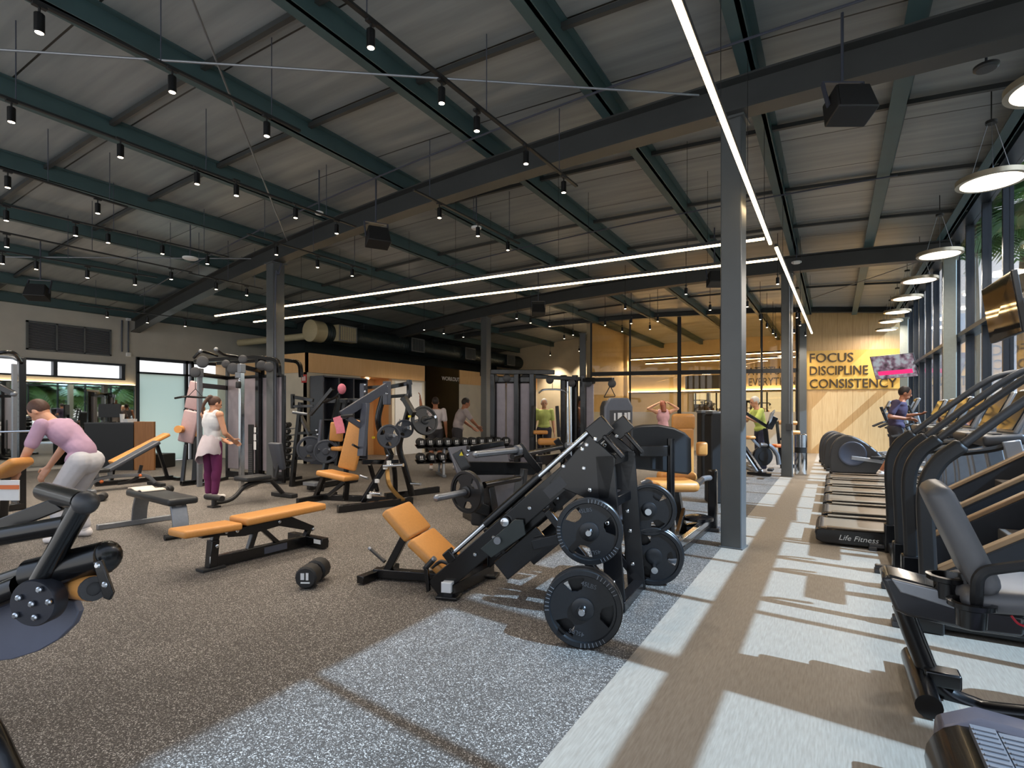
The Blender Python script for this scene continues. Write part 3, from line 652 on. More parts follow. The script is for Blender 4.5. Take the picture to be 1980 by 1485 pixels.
for u, v, l, r in ((617, 410, 'small white sensor on the second track purlin at left', .06), (921, 439, 'round white access point above the short track', .08), (368, 498, 'round white ceiling disc at upper left', .12), (1540, 506, 'round white detector right of the far light line', .09), (1907, 127, 'round dark ceiling disc at upper right by the pendant', .09)):
    p = FL(u, v, zb(-3) - .02 if u > 1500 else (4.25 if u > 500 else 4.0)); p.z = min(p.z, zb(p.x) + .3); p = FL(u, v, p.z)
    t = thing('ceiling_sensor', l, 'ceiling device', p); build('cover', MB().lathe(p, (0, 0, -1), [(0, r), (.02, r), (.035, r * .8)], 24), WHITE if u < 1900 else CHAR, t); build('mount', MB().cyl(p, (p.x, p.y, zb(p.x) + .525), .01, 8), SLATE, t)
# spiral duct with grille boxes
DX, DZ, DR = -13.0, 3.72, 0.3
DUCT = mat('dark_spiral_duct', (52, 62, 64), .35, .5, noise=.06); CREAM = mat('cream_duct_paint', (196, 184, 148), .6, noise=.04)
t = thing('ventilation_duct', 'big spiral ventilation duct with cream end cap above the office block', 'duct', (DX, 16, 3.4))
prof = []
for i in range(140):
    y = i * .085; prof += [(y, DR), (y + .07, DR), (y + .077, DR + .008)]
build('tube', MB().lathe((DX, 10.9, DZ), (0, 1, 0), prof, 32), DUCT, t)
build('end_cap', MB().lathe((DX, 10.9, DZ), (0, -1, 0), [(0, DR + .01), (.3, DR + .01), (.32, DR + .02), (.4, DR + .02), (.42, DR - .02), (.43, .02)], 36), CREAM, t)
build('branch', MB().tube([(DX - .25, 10.75, DZ - .1), (-15.9, 10.2, DZ - .2)], .1, 16), CREAM, t)
for i, y in enumerate((11.2, 14.4, 17.6, 20.8)):
    g = build('grille_box', MB().span((DX + .12, y, DZ - .24), (DX + .42, y + .7, DZ + .24)), CREAM if i == 0 else DUCT, t)
    gm = MB()
    for k in range(9): gm.box((DX + .425, y + .06 + k * .07, DZ), (.012, .012, .42))
    for z in (-.22, .22): gm.box((DX + .425, y + .35, DZ + z), (.016, .7, .03))
    for k in (0.015, .685): gm.box((DX + .425, y + k, DZ), (.016, .03, .46))
    build('grille', gm, STEEL, g)
for y in (12.6, 16.2, 19.6): build('hanger', MB().cyl((DX, y, DZ + DR), (DX, y, zb(DX) + .45), .006, 6), SLATE, t)

# ------------------------------------------------------------------ weight plates, dumbbells
PLATE_ME = {}
IRON = mat('black_coated_iron', (30, 31, 33), 0.34, 0.2, noise=0.12, nscale=60)
IRONG = mat('grey_iron_plate', (62, 66, 74), 0.45, 0.2, noise=0.08, nscale=60)
EDGE = mat('worn_rim_marks', (120, 122, 126), 0.4, 0.4, noise=.05)
def sector(r0, r1, a0, a1, n=8):
    return [(r1 * math.cos(a0 + (a1 - a0) * i / n), r1 * math.sin(a0 + (a1 - a0) * i / n)) for i in range(n + 1)] + [(r0 * math.cos(a1 - (a1 - a0) * i / n), r0 * math.sin(a1 - (a1 - a0) * i / n)) for i in range(n + 1)]
WEB = {}
def web(r, th):
    '''the flat web of a plate with three rounded grip holes'''
    bm = bmesh.new(); loops = []
    def loop(ps):
        vs_ = [bm.verts.new((x, 0, z)) for x, z in ps]; loops.append([(x, z) for x, z in ps])
        for i in range(len(vs_)): bm.edges.new((vs_[i], vs_[(i + 1) % len(vs_)]))
    loop([(r * .87 * math.cos(2 * PI * i / 48), r * .87 * math.sin(2 * PI * i / 48)) for i in range(48)])
    loop([(r * .2 * math.cos(2 * PI * i / 24), r * .2 * math.sin(2 * PI * i / 24)) for i in range(24)])
    for k in range(3):
        a0 = 2 * PI * k / 3 + .62; ps = []
        for i in range(9): a = a0 - .02 + (.78) * i / 8; ps.append((.78 * math.cos(a), .78 * math.sin(a)))
        for i in range(7): a = a0 + .66 - .58 * i / 6; q_ = .44 + .05 * abs(i - 3) / 3; ps.append((q_ * math.cos(a), q_ * math.sin(a)))
        loop([(r * x, r * z) for x, z in ps])
    bmesh.ops.triangle_fill(bm, use_beauty=True, use_dissolve=False, edges=list(bm.edges))
    def inside(p, lp):
        c = False; j = len(lp) - 1
        for i in range(len(lp)):
            (xi, yi), (xj, yj) = lp[i], lp[j]
            if (yi > p.z) != (yj > p.z) and p.x < (xj - xi) * (p.z - yi) / (yj - yi) + xi: c = not c
            j = i
        return c
    bad = [f for f in bm.faces if any(inside(f.calc_center_median(), lp) for lp in loops[1:])]
    bmesh.ops.delete(bm, geom=bad, context='FACES_ONLY')
    bm.verts.index_update(); vv = [v.co.copy() for v in bm.verts]; ff = [tuple(v.index for v in f.verts) for f in bm.faces]; bm.free(); n = len(vv)
    V = [p + Vector((0, th * .24, 0)) for p in vv] + [p - Vector((0, th * .24, 0)) for p in vv]; F = ff + [tuple(i + n for i in reversed(f)) for f in ff]; o = 0
    for lp in loops:
        m = len(lp)
        for i in range(m): k = (i + 1) % m; F.append((o + i, o + k, o + k + n, o + i + n))
        o += m
    return V, F
def plate(c, axis, label, r=0.225, th=0.04, m=None, marks=False, spin=0.0, group='weight plates'):
    """a three-hole grip plate standing on edge or hung on a peg; axis points toward its shown face"""
    c = Vector(c); q = Vector(axis).normalized().to_track_quat('Y', 'Z')
    t = thing('weight_plate', label, 'weight plate', c, 0, group); t.rotation_euler = (q.to_matrix() @ Matrix.Rotation(spin, 3, 'Y')).to_euler()
    mt = m or IRON
    b = MB().lathe((0, -th / 2, 0), (0, 1, 0), [(0, r * .86), (0, r * .97), (.006, r), (th - .006, r), (th, r * .97), (th, r * .86), (th * .62, r * .82), (th * .38, r * .82)], 56, True)
    b.lathe((0, -th * .55, 0), (0, 1, 0), [(0, .028), (0, r * .26), (.004, r * .29), (th * 1.1 - .004, r * .29), (th * 1.1, r * .26), (th * 1.1, .028)], 32)
    b.add(*web(r, th))
    build('disc', b, mt, t, 0.0, local=True)
    if marks:
        for k in range(3):
            k_ = MB(); a0 = 2 * PI * k / 3 + .55 + 1.2
            for i in range(7):
                a = a0 + i * .11
                R_ = Matrix.Rotation(-a, 3, 'Y'); k_.box(R_ @ Vector((r * .915, th / 2, 0)), (r * .11, .004, .0035), R_)
            build('rim_mark', k_, EDGE, t, local=True)
        for a in (PI / 2, -PI / 2):
            R_ = Matrix.Rotation(PI / 2 - a, 3, 'Y')
            tx = text_mb('45LBS', .036, (0, 0, 0), (1, 0, 0), (0, 1, 0), .004, 'CENTER'); k_ = MB(); k_.f = tx.f
            k_.v = [R_ @ Vector((-p.x, th * .27 + .002, p.y + r * .58)) for p in tx.v]; build('raised_lettering', k_, EDGE, t, local=True)
    return t
def dumbbell_parts(t, r=0.085, L=0.34, marks=True):
    hd = r * 1.55
    for s_ in (-1, 1):
        h_ = build('head', MB().lathe((0, s_ * (L / 2 - hd), 0), (0, s_, 0), [(0, r * .8), (.012, r), (hd - .012, r), (hd, r * .86), (hd + .001, .01)], 12), RUBBER, t, local=True)
        if marks: build('number_mark', MB().box((-.015 * s_, s_ * (L / 2 + .002), .012), (.02, .003, .055)).box((.022 * s_, s_ * (L / 2 + .002), .012), (.028, .003, .05)).box((0, s_ * (L / 2 + .002), -.035), (.07, .003, .012)), LABEL, h_, local=True)
    build('handle', MB().lathe((0, -L / 2 + hd, 0), (0, 1, 0), [(0, .017), ((L - 2 * hd) / 2, .02), (L - 2 * hd, .017)], 12), CHROME, t, local=True)

# dumbbell lying on the rubber floor
p = FL(606, 1128); p.z = .088; t = thing('dumbbell', 'black dumbbell alone on the rubber floor beside tan bench', 'dumbbell', p, 0.5); dumbbell_parts(t, .086, .31)
p = FL(198, 968); p.z = .06; t = thing('dumbbell', 'small black round dumbbell on floor below the incline bench', 'dumbbell', p, 1.0); dumbbell_parts(t, .06, .22, False)
p = FL(322, 948, .06); p.z = .07; t = thing('dumbbell', 'small dark dumbbell behind the foot of the grey incline bench', 'dumbbell', p, .4); dumbbell_parts(t, .06, .22, False)

# ------------------------------------------------------------------ tan adjustable bench
S = Side(FL(408, 1101), FL(592, 1056)); W = S.w
t = thing('weight_bench', 'tan padded adjustable bench with black frame, lying flat', 'bench', S.w(.5, 0), S.rz)
R0 = rot(S.e, -S.n)
build('seat_pad', MB().pad(W(-.04, .355), (.5, .27, .065), R0 @ Matrix.Rotation(-.03, 3, 'Y'), .022), TAN, t)
build('back_pad', MB().pad(W(.67, .385), (.86, .29, .07), R0 @ Matrix.Rotation(.02, 3, 'Y'), .022), TAN, t)
f_ = MB().bar(W(-.02, .06), W(.98, .06), .06, .1).bar(W(0, .02), W(.02, .25), .07, .08).bar(W(.02, .22), W(.05, .33), .05, .06)
for o in (-.05, .05): f_.slab([W(.1, .32, o), W(.75, .34, o), W(1.02, .2, o), W(1.0, .15, o), W(.62, .27, o), W(.28, .24, o), W(.12, .26, o)], S.n, .012)
f_.bar(W(.34, .08), W(.42, .3), .05, .05).bar(W(.66, .08), W(.46, .28), .04, .04).bar(W(1.0, .18), W(.94, .08), .05, .05).bar(W(-.1, .31), W(.14, .3), .1, .04)
build('frame', f_, BLACK, t, .005)
build('rear_foot', MB().bar(W(.98, .06, -.27), W(.98, .06, .27), .08, .1), BLACK, t, .006)
build('front_foot', MB().box(W(0, .012), (.2, .12, .024), R0), BLACKM, t, .004)
build('label_plate', MB().box(W(.6, .06, -.032), (.24, .004, .06), R0), LABEL if False else SLATE, t)
build('sticker', MB().box(W(.0, .09, -.037), (.06, .004, .06), R0).box(W(.98 - .042, .075, -.2), (.004, .1, .04), R0), LABEL, t)
build('bolts', MB().bolts([W(.2, .3, -.058), (W(.1, .31, -.058)), W(.62, .31, -.058), W(1.0, .17, -.058), W(0.03, .2, -.04)], -S.n, .016), CHROME, t)
build('wheel', MB().lathe(W(1.05, .05, -.2), S.n, [(0, .03), (.03, .03)], 16), RUBBER, t)
# grey flat bench with a towel on it
A, B = FL(350, 1040), FL(268, 1013)
S = Side((A.x, A.y), (B.x, B.y)); W = S.w; R0 = rot(S.e, -S.n)
t = thing('weight_bench', 'low flat grey bench with steel grey legs and a towel on it', 'bench', W(.5, 0), S.rz)
build('pad', MB().pad(W(.55, .40), (1.25, .3, .075), R0, .025), BLACKPAD, t)
build('leg', MB().rect([W(.0, .05), W(.02, .2), W(.08, .36)], .16, .035, S.e), STEEL, t, .006); build('leg', MB().rect([W(1.2, .05), W(1.17, .2), W(1.08, .36)], .16, .035, S.e), STEEL, t, .006)
build('spine', MB().bar(W(.05, .34), W(1.1, .34), .06, .05), STEEL, t, .006)
build('floor_bar', MB().bar(W(1.2, .03, -.42), W(1.2, .03, .42), .07, .06), STEEL, t, .006); build('floor_bar', MB().tube([W(0, .03, -.16), W(0, .03, .16)], .03, 12), RUBBER, t)
tw = []
for i in range(12):
    a = i / 11; tw.append([W(.72 + a * .45, .452 + .012 * math.sin(a * 9), o * (1 - .15 * math.sin(a * 3)) ) for o in (-.13, -.05, .03, .12)] )
m_ = MB(); 
for r_ in tw: m_.v += r_
for i in range(11):
    for j in range(3): m_.f.append((i * 4 + j, i * 4 + j + 1, i * 4 + j + 5, i * 4 + j + 4))
TOWEL = mat('cream_towel', (222, 212, 198), .9, noise=.05, nscale=60, bump=.3)
o = single('towel', m_, TOWEL, 'cream towel lying on far end of the flat grey bench', 'towel'); so = o.modifiers.new('thick', 'SOLIDIFY'); so.thickness = .012

# black utility bench with upright back
S = Side(FL(414, 981), FL(540, 962)); W = S.w; R0 = rot(S.e, -S.n)
t = thing('utility_bench', 'small black upright bench standing before the cable station', 'bench', W(.5, 0), S.rz)
build('seat', MB().pad(W(.6, .36), (.42, .34, .07), R0, .022), BLACKPAD, t)
build('backrest', MB().pad(W(1.02, .66), (.44, .3, .07), R0 @ Matrix.Rotation(-1.35, 3, 'Y'), .022, .8), GREYPAD, t)
build('frame', MB().tube(fillet([W(0, .06), W(.28, .07), W(.48, .28), W(.98, .3)], .12), .032, 10).tube([W(.9, .3), W(1.12, .05)], .035, 10).tube([W(.98, .3), W(1.05, .6)], .03, 10).tube([W(0, .03), W(0, .14)], .035, 10), BLACKM, t)
build('foot_roller', MB().tube([W(0, .14, -.2), W(0, .14, .2)], .04, 14), RUBBER, t); build('rear_foot', MB().bar(W(1.14, .035, -.26), W(1.14, .035, .26), .12, .06), BLACKM, t, .008); build('front_foot', MB().box(W(0, .012), (.12, .14, .024), R0), RUBBER, t)
# grey incline bench on curved steel legs
A, B = FL(172, 952), FL(316, 938)
S = Side((A.x, A.y), (B.x, B.y)); W = S.w; R0 = rot(S.e, -S.n)
t = thing('incline_bench', 'grey incline bench with orange knobs on curved steel frame', 'bench', W(.5, 0), S.rz)
build('seat', MB().pad(W(.05, .36), (.42, .3, .07), R0, .022), BLACKPAD, t)
d = W(1.02, .8) - W(.26, .36); build('backrest', MB().pad(W(.64, .58), (.92, .28, .07), rot(d, -S.n), .022), GREYPAD, t)
build('frame', MB().rect(curve([W(-.02, .05), W(.06, .17), W(.24, .23), W(.6, .235), (W(.86, .2)), W(1.0, .06)]), .07, .06), STEEL, t, .01)
build('adjuster_arc', MB().rect(curve([W(.42, .1), W(.58, .12), W(.72, .2), W(.78, .4)]), .03, .05), BLACKM, t); build('adjuster_arc', MB().rect(curve([W(.02, .34), W(.06, .22), W(.12, .18)]), .03, .04), BLACKM, t)
build('upright_strut', MB().bar(W(.3, .22), W(.3, .38), .06, .06).bar(W(.12, .2), W(.1, .33), .05, .05), STEEL, t, .005)
build('foot', MB().bar(W(1.02, .035, -.3), W(1.02, .035, .3), .09, .06), RUBBER, t, .006); build('foot', MB().bar(W(-.02, .035, -.3), W(-.02, .035, .3), .08, .06), STEEL, t, .006)
build('knob', MB().ball(W(.16, .17, -.06), .03), ORANGE, t); build('knob', MB().ball(W(.74, .22, -.06), .028), ORANGE, t)
# tan incline bench further back
d0 = Vector((-.75, .55, 0)); 
t = thing('incline_bench', 'tan incline bench behind the grey one, leaning before frosted doors', 'bench', W(1.0, 0, .9), S.rz)
a, b_ = W(.55, .42, .75), W(1.5, .92, .75); build('backrest', MB().pad((a + b_) / 2, ((b_ - a).length, .28, .07), rot(b_ - a, -S.n), .022), TAN, t)
build('frame', MB().bar(W(.3, .05, .75), W(1.6, .05, .75), .07, .08).bar(W(.55, .06, .75), W(.6, .42, .75), .06, .06).bar(W(1.5, .06, .75), W(1.3, .76, .75), .06, .06).bar(W(.2, .05, .75) , W(.2, .06, 1.1), .06, .06), BLACK, t, .005)
build('foot', MB().bar(W(1.6, .035, .45), W(1.6, .035, 1.05), .08, .06), BLACK, t, .005)

# ------------------------------------------------------------------ leg press in the middle
S = Side((-2.424, 3.205), (-1.225, 3.576)); W = lambda s, z, off=0.0: S.w(s + .26 * max(off, 0), z, off); PXL = S.px; R0 = rot(S.e, -S.n)
t = thing('leg_press', 'black plate-loaded leg press with tan seat pads, front and centre', 'leg press', W(.3, 0, .25), S.rz)
WD = .5
inc = (W(1.13, 1.15) - W(-.12, .05)).normalized(); RI = rot(inc, -S.n)
for o, nm in ((0, 'near'), (WD, 'far')):
    f_ = MB().bar(W(-.12, .05, o), W(1.1, 1.125, o), .06, .15, (0, 0, 1))
    f_.slab([W(.74, .86, o - .02), W(1.02, 1.2, o - .02), W(1.2, 1.04, o - .02), W(1.15, .76, o - .02), W(1.0, .76, o - .02)], S.n, .03)
    build('side_frame', f_, BLACK, t, .006)
    build('guide_rod', MB().cyl(W(.0, .305, o + .01), W(1.03, 1.235, o + .01), .02, 16), CHROME, t)
    build('rod_sleeve', MB().cyl(W(.26, .54, o + .01), W(.66, .9, o + .01), .032, 16), BLACK, t)
    for c_, s_ in ((W(1.085, 1.235, o), (.15, .09, .13)), (W(1.18, 1.12, o), (.03, .12, .2)), (W(.0, .3, o), (.07, .08, .09))): build('end_block', MB().box(c_, s_, RI), BLACK, t, .008)
    for b0 in [W(x, z, o - .036) for x, z in ((1.0, 1.13), (.97, 1.1), (1.06, 1.17), (.98, .97), (1.02, .82), (.84, .98), (.2, .33), (.34, .46), (.6, .68), (1.14, .6), (1.16, .45), (1.18, .2))]: build('bolt', MB().bolts([b0 - S.n * (.002 if o == 0 else .01)], -S.n, .014, .014), CHROME, t)
    build('tower_post', MB().bar(W(1.2, .0, o), W(1.12, 1.06, o), .07, .13, S.e), BLACK, t, .006)
    build('tower_strut', MB().bar(W(.72, .66, o), W(1.17, .12, o), .05, .07, S.n), BLACK, t, .005)
build('crossbar', MB().bar(W(1.13, .72, 0), W(1.13, .72, WD), .07, .07), BLACK, t, .005); build('crossbar', MB().bar(W(1.22, .04, -.05), W(1.22, .04, WD + .05), .08, .07), BLACK, t, .005); build('crossbar', MB().bar(W(1.12, 1.02, 0), W(1.12, 1.02, WD), .05, .08), BLACK, t, .005)
# moving sled with its foot plate under the rails
sl = MB().box(W(.44, .47, WD / 2), (.5, WD - .1, .05), RI).box(W(.52, .34, .04), (.42, .03, .16), RI).box(W(.52, .34, WD - .04), (.42, .03, .16), RI)
build('sled', sl, BLACK, t, .006); build('foot_plate', MB().box(W(.3, .36, WD / 2), (.03, WD - .08, .36), RI), BLACKM, t, .006)
build('sled_side_plate', MB().slab([W(.25, .38, -.06), W(.33, .32, -.06), W(.58, .5, -.06), W(.56, .6, -.06), (W(.5, .6, -.06))], S.n, .02), mat('dark_green_grey_cover', (42, 50, 50), .35, noise=.05), t, .004)
build('roller', MB().lathe(W(.43, .58, -.05), -S.n, [(0, .03), (.03, .03), (.034, .02)], 18), CHROME, t); build('roller', MB().lathe(W(.38, .45, -.075), -S.n, [(0, .026), (.02, .026)], 16), STEEL, t)
for u, v, o in ((1139.7, 1027, -.06), (1127, 1177, -.03)):
    c_ = AZ(u, v, 3.5 if v < 1100 else 3.1); build('plate_peg', MB().lathe(c_ + S.n * .3, -S.n, [(0, .025), (.36, .025), (.37, .018)], 18), CHROME, t)
build('plate_arm', MB().bar(PXL(1139, 1027, -.02), W(.62, .42, -.02), .06, .07).bar(PXL(1127, 1177, .02), W(1.17, .25, .02), .07, .08), BLACK, t, .005)
for u, v in ((1253, 985), (1265, 1095)):
    c_ = PXL(u, v, WD + .1); build('plate_peg', MB().lathe(c_ - S.n * .12, S.n, [(0, .025), (.3, .025)], 18), CHROME, t)
# seat
a, b_ = W(-.63, .58, .27), W(-.44, .385, .27); RS = rot(b_ - a, S.n)
build('head_pad', MB().pad((a + b_) / 2, ((b_ - a).length + .02, .44, .07), RS, .024), TAN, t)
a2, b2 = W(-.425, .37, .27), W(-.09, .09, .27); build('back_pad', MB().pad((a2 + b2) / 2, ((b2 - a2).length, .46, .075), rot(b2 - a2, S.n), .026), TAN, t)
build('seat_frame', MB().bar(W(-.62, .5, .27), W(-.1, .04, .27), .1, .05).bar(W(-.52, .42, .27), W(-.72, .05, .27), .05, .06).bar(W(-.82, .05, .27), W(.0, .05, .27), .08, .07).bar(W(-.8, .04, .08), W(-.8, .04, .5), .07, .06), BLACK, t, .005)
build('front_foot', MB().bar(W(0, .06, -.06), W(0, .06, WD + .06), .08, .09).box(W(0, .012, -.03), (.16, .14, .024), R0).box(W(0, .012, WD + .03), (.16, .14, .024), R0).bar(W(0, .0, WD), W(0, .3, WD), .07, .07), BLACK, t, .005)
build('sticker', MB().box(W(0, .1, -.085), (.08, .004, .06), R0).box(W(-.0, .09, -.06), (.075, .07, .07), R0), LABEL, t, .003)
build('handle', MB().tube([PXL(717, 1062, .6), PXL(744, 1086, .55)], .016, 10), BLACKM, t); build('handle', MB().tube(fillet([PXL(821, 1100, -.02), PXL(838, 1082, -.02)], .02), .02, 10), BLACKM, t); build('handle', MB().tube(fillet([PXL(836, 1098, .05), PXL(852, 1084, .05), PXL(868, 1090, .05), PXL(866, 1103, .05)], .03), .014, 10), BLACKM, t)
build('handle_tip', MB().cyl(PXL(717, 1062, .6), PXL(713, 1059, .6), .017, 10), STEEL, t); build('handle_tip', MB().cyl(PXL(838, 1082, -.02), PXL(841, 1079, -.02), .021, 10), STEEL, t)
build('footrest_edge', MB().slab([PXL(820, 1095, -.03), PXL(828, 1100, -.03), PXL(832, 1142, -.03), PXL(826, 1145, -.03)], S.n, .03), BLACK, t, .003)
build('nameplate', MB().box(W(.78, .83, -.034), (.16, .004, .08), RI), CHAR, t)
ax = -S.n
c_ = AZ(1139.7, 1027, 3.5); plate(c_, ax, 'black 45LBS plate hanging on the leg press near side, upper', .215, .045, None, True, .2, 'leg press plates')
c_ = AZ(1127, 1176, 3.11); c_.z = max(c_.z, .226); plate(c_, ax, 'black 45LBS plate near floor on leg press, nearest the camera', .225, .045, None, True, -.25, 'leg press plates')
c2_ = c_ + S.n * .055; plate(c2_, ax, 'second plate stacked directly behind the nearest 45LBS plate', .225, .045, None, False, .4, 'leg press plates')
for i, (u, v, o, r_) in enumerate(((1255, 985, .12, .205), (1257, 985, .18, .205), (1264, 1096, .12, .225), (1266, 1096, .18, .225))):
    c_ = PXL(u, v, WD + o); c_.z = max(c_.z, r_ + .001); plate(c_, -ax, ['upper far-side plate on the leg press tower, inner one', 'upper far-side plate on the leg press tower, outer one', 'lower far-side plate on the leg press tower, inner one', 'lower far-side plate on the leg press tower, outer one'][i], r_, .045, None, False, i * .5, 'leg press plates')

# ------------------------------------------------------------------ hack squat behind it
t = thing('squat_machine', 'black squat machine with slate foot plate behind the leg press', 'squat machine', AZ(960, 960, 5.6) * Vector((1, 1, 0)) if False else FL(950, 1015), 0)
FV = Vector((-SN, CS, 0)); RV = Vector((CS, SN, 0))
q = AZ; nb = (AZ(994, 946, 5.9) - AZ(868, 866, 5.7)).cross(AZ(971, 856, 6.1) - AZ(868, 866, 5.7))
build('foot_plate', MB().slab([q(866, 866, 5.75), q(972, 855, 6.15), q(1012, 985, 5.75), q(930, 1000, 5.3), q(893, 940, 5.45)], nb, .03), SLATE, t, .004)
f_ = MB().bar(q(897, 905, 5.25), q(1045, 906, 5.75), .07, .13).bar(q(884, 873, 5.2), q(903, 908, 5.2), .06, .1).bar(q(905, 868, 5.3), q(972, 857, 5.7), .05, .06).bar(q(1003, 860, 5.4), q(1043, 912, 5.4), .06, .07).bar(q(1075, 850, 6.1), q(1105, 892, 6.1), .06, .07).bar(q(1040, 890, 5.9), q(1085, 885, 6.2), .06, .1)
build('upper_frame', f_, BLACK, t, .006)
build('peg_arm', MB().bar(q(942, 935, 5.2), q(955, 1010, 5.15), .09, .1).bar(q(918, 980, 5.0), q(955, 992, 5.2), .07, .1), BLACK, t, .006)
build('plate_strut', MB().bar(q(1010, 905, 5.6), q(1000, 990, 5.6), .08, .1), BLACK, t, .006)
a, b_ = FL(925, 1012), FL(1085, 985); build('base_rail', MB().bar(a + Vector((0, 0, .05)), b_ + Vector((0, 0, .05)), .08, .1), BLACK, t, .006)
a, b_ = FL(960, 1030), FL(900, 1000); build('base_rail', MB().bar(a + Vector((0, 0, .05)), b_ + Vector((0, 0, .05)), .08, .1), BLACK, t, .006)
build('axle', MB().cyl(q(990, 883, 5.25), q(1085, 864, 6.0), .028, 16).cyl(q(936, 938, 5.0), q(1004, 925, 5.5), .03, 16), BLACK, t)
sv = lambda a, b_: MB().cyl(a, b_, .03, 18).ball(a, .033)
build('sleeve', sv(q(920, 879, 4.95), q(998, 871, 5.3)), STEEL, t); build('sleeve', sv(q(1190, 856, 6.3), q(1094, 861, 6.05)), STEEL, t); build('sleeve', sv(q(845, 963, 4.65), q(905, 951, 4.95)), STEEL, t)
build('collar', MB().cyl(q(998, 871, 5.3), q(1004, 870, 5.33), .05, 18), STEEL, t)
build('warning_sticker', MB().slab([q(888, 881, 5.13), q(896, 881, 5.13), (q(892, 873, 5.13))], FV, .006), YELLOW, t)
build('bolts', MB().bolts([q(955, 936, 5.15), q(988, 930, 5.4), q(906, 872, 5.25), q(904, 880, 5.2)], -FV, .016), CHROME, t)
build('rubber_bumper', MB().pad(q(928, 995, 5.15), (.14, .14, .2), None, .03), RUBBER, t)
axk = (q(845, 963, 4.65) - q(905, 951, 4.95)).normalized()
plate(q(903, 951, 4.93), axk, 'black plate on the low peg of squat machine, left of leg press', .195, .045, None, False, .6)

# ------------------------------------------------------------------ foreground leg machine at the left edge
q = AZ; t = thing('leg_curl_machine', 'black tube leg machine cut by left edge, nearest the camera', 'leg machine', (-2.7, .6, 0), 0)
t.location = FL(-60, 1440)
build('strut', MB().tube([q(163, 972, 1.95), q(78, 1122, 1.95)], .034, 14), BLACK, t)
build('arm_tube', MB().tube([q(-160, 1215, 1.95), q(40, 1135, 1.97)], .045, 14), BLACK, t)
build('lower_tube', MB().tube([q(-90, 1155, 2.1), q(78, 1098, 2.02)], .03, 12), BLACK, t)
build('cross_tube', MB().tube([q(-70, 1050, 2.0), q(132, 1014, 1.97)], .034, 14), BLACK, t)
f_ = MB().bar(q(150, 980, 2.02), q(88, 1118, 2.02), .05, .05)

build('frame', f_, BLACK, t, 0)
build('crossbar', MB().tube([q(86, 950, 2.25), q(160, 970, 1.96)], .038, 16), BLACK, t)
build('end_cap', MB().ball(q(166, 972, 1.93), (.042, .042, .042)), CHAR, t)
build('side_panel', MB().slab([q(-40, 1018, 2.12), q(100, 965, 2.12), q(125, 985, 2.12), q(-40, 1050, 2.12)], FV, .02), BLACK, t, .004)
build('lever_tube', MB().tube([q(60, 1112, 2.0), q(205, 1077, 2.0)], .06, 18).ball(q(205, 1077, 2.0), (.03, .055, .06)), BLACK, t)
build('roller', MB().tube([q(115, 1130, 2.15), q(180, 1138, 1.95)], .045, 18), TAN, t); build('roller_cap', MB().lathe(q(178, 1138, 1.95), (q(178, 1138, 1.95) - q(115, 1130, 2.15)), [(0, .043), (.02, .043), (.021, .024), (.012, .024)], 18), CHAR, t)
build('lever_plate', MB().slab([q(182, 1087, 1.9), q(198, 1082, 1.9), q(221, 1145, 1.9), q(214, 1160, 1.9), q(202, 1156, 1.9)], FV, .014), BLACK, t, .003)
hb = q(60, 1168, 1.9)
build('pivot_cover', MB().lathe(hb + FV * .06, -FV, [(0, .082), (.05, .082), (.056, .078)], 36), mat('satin_charcoal_metal', (48, 50, 58), .38, .3, noise=.05), t)
for u, v in ((37, 1156), (77, 1140), (95, 1164), (62, 1168), (31, 1190), (68, 1194), (190, 1093), (204, 1130)): build('bolt', MB().bolts([q(u, v, 1.898)], -FV, .011, .01), CHROME, t)
poly = [q(u, v, 2.05) for u, v in ((-60, 1170), (10, 1160), (110, 1154), (150, 1160), (158, 1180), (148, 1205), (118, 1234), (80, 1256), (30, 1272), (-60, 1282))]
build('cam_plate', MB().slab(poly, FV, .03), mat('blue_grey_plate', (94, 98, 114), .5, noise=.03), t, .004)
build('foot_tube', MB().tube(curve([q(-140, 1330, 1.9), q(-40, 1385, 1.8), q(28, 1510, 1.75)]), .035, 12), BLACK, t)
build('leg', MB().bar(q(-90, 1250, 2.1), FL(-90, 1420), .07, .1), BLACK, t, .005)
b_ = q(-90, 1250, 2.1)

# ------------------------------------------------------------------ plate-loaded row machine
S = Side(FL(653, 992), FL(797, 974)); q = AZ
t = thing('row_machine', 'plate-loaded row machine with tan seat, slate arms, left of centre', 'row machine', FL(720, 970), S.rz)
H = Vector((0, 0, .05))
f_ = MB().bar(FL(653, 992) + H, FL(797, 974) + H, .07, .1).bar(FL(745, 966) + H, FL(848, 952) + H, .07, .1).bar(FL(575, 976) + H, FL(650, 962) + H, .06, .08).bar(FL(610, 966) + H, FL(745, 972) + H, .06, .08)
f_.bar(q(608, 966, 8.4), q(630, 912, 8.2), .06, .07).bar(q(700, 972, 7.75), q(757, 880, 8.0), .07, .07).bar(q(668, 966, 8.0), q(672, 915, 7.9), .07, .08).bar(q(635, 958, 8.0), q(668, 930, 7.9), .05, .05).bar(q(700, 893, 7.9), q(770, 893, 8.2), .05, .07).bar(q(715, 898, 8.1), q(730, 950, 8.3), .05, .05)
f_.tube(curve([q(757, 882, 8.0), q(742, 850, 8.05), q(731, 812, 8.0), q(742, 762, 8.0)]), .045, 12).tube(curve([q(797, 958, 8.6), q(783, 905, 8.5), q(772, 862, 8.45), q(784, 815, 8.4), q(790, 785, 8.35), q(778, 768, 8.3)]), .05, 12).tube(curve([q(765, 958, 8.7), q(762, 905, 8.6), q(748, 870, 8.5), q(745, 830, 8.4)]), .04, 12)
build('frame', f_, BLACK, t, .005)
